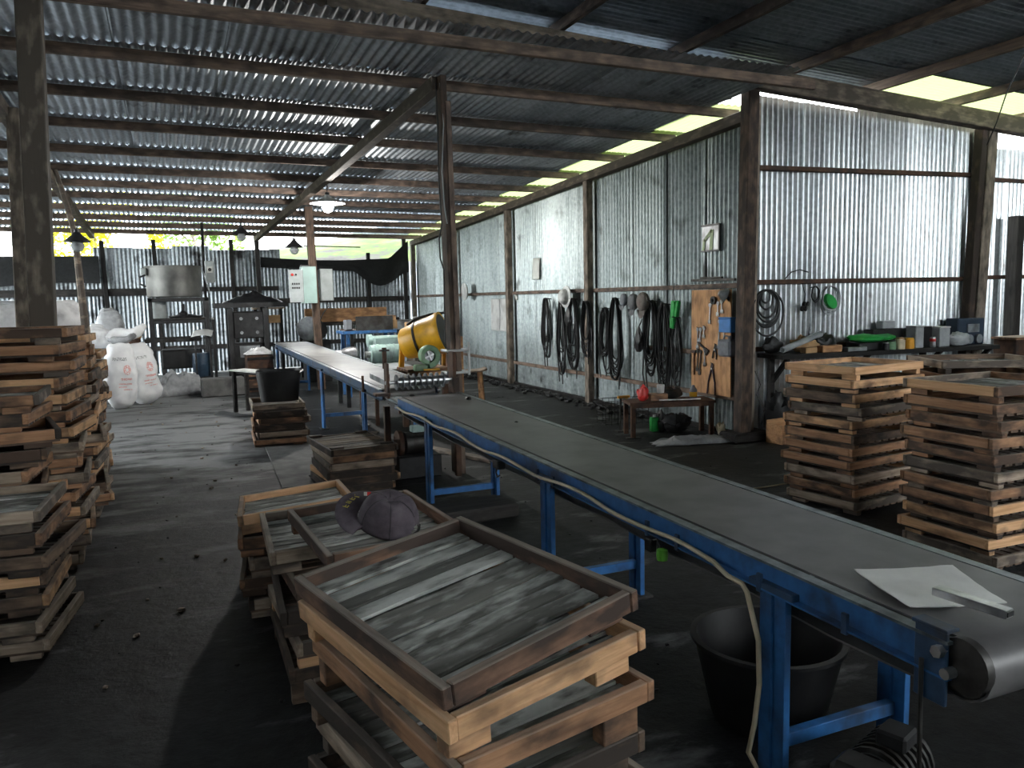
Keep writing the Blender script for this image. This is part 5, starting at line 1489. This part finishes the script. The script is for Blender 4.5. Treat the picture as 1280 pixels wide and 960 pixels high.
# ------------------------------------------------------------------ plywood tool board
XB = XW - .055
pb = thing('tool_board', 'orange plywood tool board leaning on the iron wall', 'board', (XB, 7.48, .44))
MB().bar((0, 0, 0), (1.19, 0, 0), .72, .014, .002).build('panel', M['ply'], pb, False, (0, 0, 0), (0, -PI / 2, 0))
XT = XB - .012
def steel_tool(kind, label, y, z, ln, ang, mat, grp='tools hung on the plywood board'):
    t = thing(kind, label, 'tool', (XT - .006, y, z), 0, grp, rot=(ang, 0, 0))
    if kind == 'spanner':
        MB().box((0, 0, -ln / 2), (.008, .018, ln * .74), None, .002).build('shank', mat, t)
        MB().lathe([(.011, -.006), (.023, -.006), (.023, .006), (.011, .006), (.011, -.006)], (0, 0, -.025), (1, 0, 0), 16).build('ring', mat, t)
        MB().prism([(-.022, -.022), (.022, -.022), (.024, .012), (.010, .024), (.008, .004), (-.008, .004), (-.010, .024), (-.024, .012)], -.005, .005,
                   Matrix.Translation((0, 0, -ln + .025)) @ Matrix(((0, 0, 1, 0), (1, 0, 0, 0), (0, -1, 0, 0), (0, 0, 0, 1)))).build('jaw', mat, t)
    elif kind == 'pliers':
        for s in (-1, 1):
            MB().tube([(0, s * .008, 0), (0, s * .012, -.05), (0, -s * .012, -.08), (0, -s * ln * .16, -ln * .6), (0, -s * ln * .2, -ln)], [.006, .011, .012, .009, .008], 6).build('arm', mat, t, True)
        MB().cyl((-.012, 0, -.065), (.012, 0, -.065), .012, n=10).build('pivot', M['steel'], t)
    elif kind == 'wrench':
        MB().box((0, 0, 0), (.012, ln, .024), None, .004).build('handle', mat, t)
        MB().box((0, ln / 2, .008), (.016, .06, .06), None, .008).build('head', mat, t)
        MB().box((0, ln / 2 + .012, .045), (.014, .03, .02), None, .004).build('jaw', mat, t)
    elif kind == 'tape_roll':
        MB().lathe([(.022, -.014), (.045, -.014), (.045, .014), (.022, .014), (.022, -.014)], (-.01, 0, 0), (1, 0, 0), 20).build('roll', mat, t)
    elif kind == 'hammer':
        MB().bar((0, 0, 0), (0, 0, -ln), .022, .02, .003).build('handle', M['brown'], t)
        MB().box((-.004, 0, .015), (.03, .10, .034), None, .006).build('head', mat, t)
    MB().cyl((.0, 0, .0), (-.022, 0, .004), .003, n=6).build('nail', M['iron'], t)
    return t
steel_tool('tape_roll', 'black tape roll near the top of the tool board', 7.40, 1.51, .0, 0, M['black'])
steel_tool('spanner', 'bright spanner hanging below the black tape roll', 7.47, 1.48, .24, R(4), M['steel'])
steel_tool('spanner', 'short bright spanner, first of the pair at the top edge', 7.33, 1.50, .17, R(3), M['steel'])
steel_tool('spanner', 'short bright spanner, second of the pair at the top edge', 7.27, 1.52, .16, R(-3), M['steel'])
steel_tool('spanner', 'long bright spanner at the right side of the tool board', 7.235, 1.32, .40, R(-3), M['steel'])
steel_tool('spanner', 'long dull spanner beside the long bright one', 7.30, 1.30, .34, R(4), M['steel_dull'])
steel_tool('spanner', 'bright spanner at mid left of the tool board', 7.64, 1.20, .18, R(10), M['steel'])
steel_tool('spanner', 'short bright spanner beside the mid left one', 7.58, 1.22, .15, R(6), M['steel'])
steel_tool('spanner', 'thin dull spanner at the left edge, upper row', 7.70, 1.20, .26, R(2), M['steel_dull'])
steel_tool('wrench', 'black adjustable wrench slanting across the tool board', 7.62, .985, .20, R(-152), M['soot'])
steel_tool('spanner', 'dark spanner hanging below the adjustable wrench, first', 7.70, .95, .27, R(2), M['iron'])
steel_tool('spanner', 'dark spanner hanging below the adjustable wrench, second', 7.64, .94, .30, R(6), M['iron'])
steel_tool('spanner', 'dull spanner right of the dark ones on the tool board', 7.57, .97, .22, R(0), M['steel_dull'])
steel_tool('pliers', 'small dark pliers in the middle of the tool board', 7.37, 1.02, .17, R(8), M['iron'])
steel_tool('pliers', 'large purple-black bolt cutter low on the tool board', 7.43, .80, .36, R(3), plain('plum_paint', (.05, .03, .045), rough=.5))
steel_tool('hammer', 'rusty handled hammer at the lower left of the tool board', 7.775, .90, .26, R(0), M['rust'])
# containers on the corner post
def cpx(z): return 5.60 - .017 * z * 0
o = thing('blue_box', 'small blue plastic box fixed beside the tool board', 'box', (XT - .045, 7.12, 1.16))
MB().box((0, 0, .075), (.07, .20, .15), None, .008).build('body', M['light_blue'], o); MB().box((0, 0, .158), (.076, .21, .018), None, .004).build('lid', M['light_blue'], o)
o = thing('canister', 'grey plastic canister hung beside the tool board', 'canister', (XT - .055, 7.11, .90))
MB().box((0, 0, .09), (.10, .22, .19), None, .03).build('body', M['grey_plastic'], o); MB().cyl((0, -.05, .185), (0, -.05, .225), .022, n=14).build('neck', M['grey_plastic'], o); MB().tube([(0, .06, .18), (0, .03, .225), (0, -.02, .22)], .009, 6).build('handle', M['grey_plastic'], o)
o = thing('clip_lamp', 'round silver lamp head at the top corner of the tool board', 'lamp', (XT - .03, 7.16, 1.56))
MB().lathe([(.0, .09), (.03, .085), (.07, .02), (.075, .0), (.0, .01)], (0, 0, 0), (-.8, .3, .4), 18).build('reflector', M['steel_dull'], o, True); MB().cyl((.02, 0, -.02), (.05, 0, -.05), .02, n=10).build('socket', M['black'], o)
# ------------------------------------------------------------------ low bench at the wall foot
lb_ = thing('low_bench', 'low rusty iron bench cluttered with tools below the cables', 'bench', (5.14, 7.58, 0), R(-17))
MB().box((0, 0, .385), (.98, .40, .03), None, .003).build('top', M['rust'], lb_)
for sx in (-.45, .45):
    for sy in (-.16, .16):
        l_ = MB().bar((sx, sy, 0), (sx, sy, .37), .05, .05, .003).build('leg', M['rust'], lb_)
MB().box((-.45, -.16, .005), (.16, .10, .010), None, .002).build('foot_plate', M['iron'], lb_)
MB().bar((-.47, -.19, .36), (.47, -.19, .36), .02, .04, .002).build('apron', M['rust'], lb_)
def blob(name, label, cat, loc, s, mat, seed, sq=1.0, amp=.25, rz=0.0):
    def fn(u, v):
        a = 2 * PI * u; t = PI * v
        d = Vector((math.sin(t) * math.cos(a), math.sin(t) * math.sin(a), -math.cos(t)))
        k = 1 + amp * (noise.noise(d * 1.7 + Vector((seed, 0, 0))) + .5 * noise.noise(d * 4 + Vector((0, seed, 0))))
        p = Vector((d.x * s[0], d.y * s[1], d.z * s[2] + s[2] * .92)) 
        p.x *= k; p.y *= k; p.z = max(0, p.z * k)
        return p
    o = MB().grid(fn, 22, 14).build(name, mat, None, True, loc, (0, 0, rz))
    return tag(o, label, cat)
zb = .402
blob('red_bag', 'crumpled red plastic bag on the low bench', 'bag', (4.83, 7.62, zb), (.07, .06, .085), M['red'], 3)
o = MB().lathe([(0, 0), (.035, 0), (.04, .01), (.045, .09), (.04, .095), (0, .09)], (0, 0, 0), (0, 0, 1), 16).build('white_cup', M['white'], None, True, (5.02, 7.55, zb + .085)); tag(o, 'white cup on the wooden box on the low bench', 'cup')
o = MB().box((0, 0, .042), (.20, .12, .082), None, .006).build('tool_box', M['brown'], None, False, (4.99, 7.56, zb), (0, 0, R(-17))); tag(o, 'small brown wooden box on the low bench', 'box')
blob('rag_heap', 'heap of black oily rags on the low bench', 'rags', (5.20, 7.60, zb), (.14, .09, .07), M['black'], 9, amp=.4)
o = MB().cyl((-.24, 0, .010), (.24, 0, .010), .009, n=10).build('steel_rod', M['steel'], None, True, (5.20, 7.435, zb), (0, 0, R(-17))); tag(o, 'bright steel rod along the front edge of the low bench', 'rod')
bo_ = thing('oil_bottle', 'small grey and yellow oil bottle at the end of the low bench', 'bottle', (5.44, 7.52, zb))
MB().lathe([(0, 0), (.04, 0), (.043, .015), (.043, .10), (.02, .13), (.016, .15), (0, .152)], (0, 0, 0), (0, 0, 1), 16).build('body', M['grey_plastic'], bo_, True); MB().lathe([(.0435, .02), (.045, .025), (.045, .07), (.0435, .075)], (0, 0, 0), (0, 0, 1), 16).build('label_band', M['yellow'], bo_, True)
# things below the bench
gb = thing('green_tin', 'bright green tin under the low bench', 'tin', (5.10, 7.80, 0)); 
MB().box((0, 0, .09), (.10, .07, .17), None, .01).build('body', M['bright_green'], gb); MB().cyl((0, 0, .175), (0, 0, .20), .02, n=12).build('cap', M['white'], gb)
blob('scrap_heap', 'dark heap of scrap iron under the low bench', 'scrap', (5.32, 7.68, 0), (.18, .11, .11), M['soot'], 14, amp=.45)
blob('black_bag', 'black bag bulging under the low bench', 'bag', (5.18, 7.76, 0), (.06, .09, .12), M['black'], 15, amp=.3)
blob('pale_glove', 'pale crumpled work glove on the floor below the tool board', 'glove', (5.60, 7.22, .0), (.045, .05, .075), M['cream'], 17, amp=.5)
# wire crate and yellow clamp left of the bench
wcx = thing('wire_crate', 'thin black wire crate standing left of the low bench', 'crate', (5.12, 8.55, 0), R(-10))
for z in (.02, .09, .16, .23, .30):
    MB().tube([(-.28, -.16, z), (.28, -.16, z), (.28, .16, z), (-.28, .16, z)], .005, 5, closed=True).build('ring_wire', M['black'], wcx)
for i in range(8):
    for sy in (-.16, .16): MB().tube([(-.28 + .08 * i, sy, .0), (-.28 + .08 * i, sy, .30)], .004, 5).build('upright_wire', M['black'], wcx)
yc = thing('bar_clamp', 'orange-topped bar clamp standing beside the wire crate', 'clamp', (4.82, 8.02, 0))
MB().box((0, 0, .405), (.16, .035, .03), None, .006).build('grip', M['orange'], yc); MB().bar((-.04, 0, 0), (-.04, 0, .40), .02, .02, .002).build('bar', M['iron'], yc); MB().bar((.06, 0, .34), (.03, 0, .40), .03, .02, .002).build('jaw', M['orange'], yc); MB().box((-.04, 0, .006), (.14, .1, .012)).build('foot', M['iron'], yc)
# debris along the wall foot
def rubble(name, label, pts, s0, s1, mat, seed):
    r = random.Random(seed); mb = MB()
    for (x, y) in pts:
        s = r.uniform(s0, s1)
        mb.box((x, y, s * .3), (s, s * r.uniform(.6, 1.3), s * .6), rotm(r.uniform(-.3, .3), r.uniform(-.3, .3), r.uniform(0, 3)), s * .18)
    return tag(mb.build(name, mat, None), label, 'debris', None, 'stuff')
rr = random.Random(77)
rubble('debris', 'coal crumbs and dirt along the foot of the long wall', [(XA - .17 - abs(rr.gauss(0, .10)), rr.uniform(8.6, 15.5)) for _ in range(260)], .02, .08, M['black'], 4)
rubble('debris', 'coal lumps scattered over the floor', [(rr.uniform(-1.2, 5.2), rr.uniform(2.6, 15)) for _ in range(260)], .006, .016, M['black'], 5)
rubble('debris', 'pale wood chips scattered over the aisle floor', [(rr.uniform(-.5, .9), rr.uniform(3.5, 14)) for _ in range(40)], .008, .03, M['grey'], 6)
# ------------------------------------------------------------------ shelf on the bright wall
sh = thing('storage_shelf', 'long dark wooden shelf crowded with workshop clutter', 'shelf', (7.55, 6.76, 0))
MB().bar((0, 0, 0), (3.35, 0, 0), .40, .05, .004).build('board', M['charred'], sh, False, (-1.68, 0, .905), (0, R(.6), 0))
for x in (-1.55, -.4, .75, 1.6):
    MB().bar((x, .12, .88), (x, .12, 0), .06, .06, .004).build('leg', M['charred'], sh)
    MB().bar((x, -.14, .88), (x, .10, .62), .04, .05, .003).build('bracket', M['charred'], sh)
def sz(x): return .9315 - .0105 * (x - 5.87)
GS = 'clutter on the wall shelf'
o = MB().tube([(0, 0, 0), (.58, .06, .15)], .033, 14, cap=False); o = o.build('white_pipe', M['glassy'], None, True, (5.92, 6.62, sz(5.9) + .045), (0, 0, 0)); md = o.modifiers.new('t', 'SOLIDIFY'); md.thickness = .004; tag(o, 'pale plastic pipe slanting up from the left end of the shelf', 'pipe', GS)
def sbox(name, label, cat, x, y, w, d, h, mat, rz=0, lid=None):
    t = thing(name, label, cat, (x, y, sz(x) + .002), rz, GS)
    MB().box((0, 0, h / 2), (w, d, h), None, min(.008, h * .1)).build('body', mat, t)
    if lid: MB().box((0, 0, h + .008), (w * 1.04, d * 1.04, .018), None, .004).build('lid', lid, t)
    return t
sbox('wood_offcut', 'yellow-brown timber offcut at the front of the shelf', 'timber', 6.57, 6.62, .28, .10, .075, M['ply'])
sbox('wood_offcut', 'shorter tan offcut left of the yellow-brown one', 'timber', 6.30, 6.64, .16, .09, .06, M['cardboard'])
blob('cardboard_scrap', 'crumpled brown cardboard on the shelf behind the offcuts', 'cardboard', (6.36, 6.78, sz(6.36) + .003), (.17, .08, .085), M['cardboard'], 21, amp=.35)['group'] = GS
blob('black_cloth', 'heap of black cloth on the shelf right of the cardboard', 'cloth', (6.70, 6.82, sz(6.7) + .003), (.16, .08, .085), M['black'], 22, amp=.35)['group'] = GS
blob('black_cloth', 'black cloth bundle at the left end of the shelf', 'cloth', (5.98, 6.84, sz(6) + .003), (.13, .07, .08), M['soot'], 23, amp=.3)['group'] = GS
gn = blob('green_bag', 'bright green plastic bag spread over the shelf clutter', 'bag', (7.30, 6.74, sz(7.3) + .085), (.34, .12, .045), M['bright_green'], 24, amp=.3); gn['group'] = GS
sbox('flat_case', 'flat dark case under the green bag', 'case', 7.30, 6.76, .50, .20, .082, M['soot'])
sbox('steel_tray', 'thin grey metal tray on the shelf under the front edge', 'tray', 6.92, 6.60, .28, .08, .045, M['steel_dull'])
sbox('black_carton', 'wide black box at the back of the shelf', 'box', 7.62, 6.86, .46, .14, .22, M['black_plastic'])
sbox('grey_carton', 'small clear grey box on top of the wide black box', 'box', 7.66, 6.86, .20, .10, .09, M['glassy']).location.z += .224
def jar(label, x, y, r, h, m1, m2):
    t = thing('jar', label, 'jar', (x, y, sz(x) + .002), 0, GS)
    MB().lathe([(0, 0), (r, 0), (r * 1.03, .01), (r * 1.03, h * .85), (r * .85, h * .93), (r * .85, h), (0, h)], (0, 0, 0), (0, 0, 1), 18).build('body', m1, t, True)
    MB().lathe([(r * .9, h * .9), (r * .9, h * 1.04), (0, h * 1.05)], (0, 0, 0), (0, 0, 1), 18).build('lid', m2, t, True)
jar('cream jar with a pale label on the shelf', 7.60, 6.60, .052, .125, M['cream'], M['cardboard'])
jar('orange-yellow jar next to the cream jar', 7.74, 6.60, .055, .12, M['orange'], M['yellow'])
jar('dull green jar left of the cream jar', 7.47, 6.60, .045, .10, M['green'], M['soot'])
jar('small dark jar at the front of the shelf', 7.36, 6.58, .035, .08, M['soot'], M['steel_dull'])
sbox('clear_box', 'tall clear grey plastic box right of the orange jar', 'box', 7.90, 6.66, .13, .14, .24, M['glassy'], 0, M['glassy'])
sbox('tool_case', 'black bulky tool case at the right half of the shelf', 'case', 8.14, 6.80, .24, .18, .24, M['black_plastic'])
can = thing('drink_can', 'silver and red drink can standing on the shelf', 'can', (8.12, 6.60, sz(8.12) + .002), 0, GS)
MB().lathe([(0, 0), (.028, .0), (.033, .01), (.033, .11), (.027, .122), (0, .12)], (0, 0, 0), (0, 0, 1), 18).build('body', M['steel'], can, True); MB().lathe([(.0335, .07), (.0345, .072), (.0345, .10), (.0335, .102)], (0, 0, 0), (0, 0, 1), 18).build('red_band', M['red'], can, True)
sbox('clear_tub', 'cloudy plastic tub right of the drink can', 'tub', 8.32, 6.68, .17, .16, .22, M['glassy'], 0, M['white'])
blob('clear_bag', 'crumpled clear plastic bag on the right half of the shelf', 'bag', (8.62, 6.66, sz(8.6) + .003), (.17, .09, .075), M['glassy'], 31, amp=.35)['group'] = GS
bm_ = thing('charger_unit', 'dark blue machine housing at the right end of the shelf', 'machine', (8.93, 6.80, sz(8.9) + .002), 0, GS)
MB().box((0, .02, .16), (.46, .18, .32), None, .012).build('housing', plain('navy_paint', (.02, .035, .06), rough=.5), bm_)
for x in (-.06, .10): MB().cyl((x, -.08, .07), (x, -.11, .07), .055, n=18).build('dial', M['steel_dull'], bm_)
MB().box((.02, -.08, .20), (.20, .02, .10), None, .004).build('panel', M['steel_dull'], bm_)
# crate beyond the right-hand post
cr2 = thing('brown_crate', 'brown wooden crate beyond the right-hand post', 'crate', (9.75, 6.72, 0))
MB().box((0, 0, .47), (.46, .3, .94), None, .008).build('body', M['rust'], cr2); MB().box((0, 0, .955), (.50, .34, .03), None, .004).build('lid', M['brown'], cr2)
# coil and cables on the bright wall
def ring(label, name, c, radii, mat, rad, seed, cat='cable coil', sq=1.15):
    r = random.Random(seed)
    t = thing(name, label, cat, c)
    MB().cyl((0, .05, 0), (0, -.05, .01), .007, n=8).build('nail', M['iron'], t)
    mb = MB()
    for i, q in enumerate(radii):
        mb.tube([(q * math.sin(2 * PI * k / 30), -.02 - .012 * (i % 4) + .004 * math.sin(k), -q * sq * (1 - math.cos(2 * PI * k / 30)) + .012 + .005 * noise.noise(Vector((i * 2.0, k * .4, seed)))) for k in range(30)], rad, 6, closed=True)
    mb.build('loops', mat, t, True)
    return t
ring('coil of thick black cable on the bright wall beside the corner post', 'cable_coil', (5.93, YB - .06, 1.60), (.06, .09, .13, .15, .165, .17, .175, .215), M['black'], .012, 3)
ring('thin black cable loop hanging from the girt', 'cable_coil', (6.62, YB - .06, 1.63), (.05, .055), M['black'], .007, 4, sq=1.6)
gh = ring('bundle of clear hose with a green core on the bright wall', 'hose_coil', (6.83, YB - .06, 1.63), (.10, .115, .12, .13, .138), M['glassy'], .006, 5)
MB().lathe([(0, 0), (.075, .0), (.085, .02), (.075, .05), (0, .05)], (0, -.01, -.16), (0, -1, 0), 20, .8, 1.25).build('green_core', M['bright_green'], gh, True)
kt = thing('cable_bunch', 'small bunch of dark plugs hanging from the girt', 'cable', (6.47, YB - .07, 1.40))
for i in range(4): MB().lathe([(0, 0), (.02, .005), (.025, .03), (.015, .06), (0, .065)], (-.02 + .018 * i, 0, -.03 + .05 * (i % 2)), (.2 * (i - 1), -.3, 1), 10).build('plug', M['soot'], kt, True)
MB().tube([(0, 0, .04), (.02, 0, .16), (-.02, .01, .28)], .005, 5).build('wire', M['black'], kt)
MB().tube([(0, 0, -.02), (-.01, 0, -.2), (.0, .0, -.34)], .004, 5).build('tail', M['black'], kt)
tag(MB().tube([(6.22, YB - .05, 1.73), (6.30, YB - .05, 1.80), (6.42, YB - .05, 1.83), (6.55, YB - .05, 1.80)], .007, 6).build('bent_wire', M['black'], None, True), 'short bent black wire tucked behind the girt', 'wire')
# under the shelf: trestle, engine and orange box
tr = thing('saw_horse', 'dark trestle standing under the shelf left end', 'trestle', (6.0, 6.45, 0))
for s in (-1, 1):
    MB().bar((.02 + s * .15, -.12, 0), (.02 + s * .06, 0, .50), .05, .05, .003).build('leg', M['soot'], tr)
    MB().bar((.02 + s * .15, .12, 0), (.02 + s * .06, 0, .50), .05, .05, .003).build('leg', M['soot'], tr)
MB().box((.02, 0, .52), (.40, .10, .06), None, .004).build('top', M['soot'], tr)
en = blob('old_engine', 'oily dark blue engine lump on the trestle under the shelf', 'engine', (6.03, 6.45, .552), (.15, .09, .11), plain('oily_blue', (.018, .026, .045), rough=.4), 41, amp=.4)
blob('scrap_heap', 'dark heap of machine scrap under the middle of the shelf', 'scrap', (6.75, 6.62, 0), (.42, .18, .30), M['soot'], 51, amp=.45)
blob('scrap_heap', 'black oily scrap pile under the left end of the shelf', 'scrap', (6.02, 6.80, 0), (.16, .10, .24), M['black'], 52, amp=.45)
blob('scrap_heap', 'dark scrap pile under the right half of the shelf', 'scrap', (7.55, 6.60, 0), (.40, .16, .24), M['soot'], 53, amp=.4)
ob = thing('open_box', 'open orange cardboard box under the shelf', 'box', (5.92, 6.58, 0), R(8))
MB().box((0, .10, .12), (.30, .012, .24)).build('back_side', M['ply'], ob); MB().box((0, -.10, .05), (.30, .012, .10)).build('front_side', M['ply'], ob)
for s in (-.145, .145): MB().box((s, 0, .10), (.012, .2, .20)).build('end_side', M['ply'], ob)
MB().box((0, 0, .006), (.29, .2, .012)).build('bottom', M['ply'], ob)
tr.location = (6.30, 6.45, 0); en.location = (6.33, 6.45, .552)
tag(MB().tube([(5.75, 6.84, .75), (5.79, 6.80, .60), (5.72, 6.78, .50), (5.80, 6.75, .35), (5.76, 6.74, .18)], .006, 6).build('loose_wire', M['black'], None, True), 'loose black wire dangling at the foot of the corner post', 'wire')
# thin cable from the near roof, and floor cable
tag(MB().tube([(6.1, 4.0, 3.92), (6.55, 4.5, 3.62), (7.05, 5.0, 3.45), (7.25, 5.2, 3.40), (7.6, 5.55, 3.20), (7.68, 5.7, 3.02)], .006, 6).build('hanging_wire', M['iron'], None, True), 'thin wire hanging from the near roof at the right', 'wire')
tag(MB().tube([(3.3 + .22 * i, 5.1 + .02 * math.sin(i), .008) for i in range(9)], .006, 6).build('floor_cable', M['cream'], None, True), 'thin pale cable lying on the floor beyond the conveyor', 'cable')
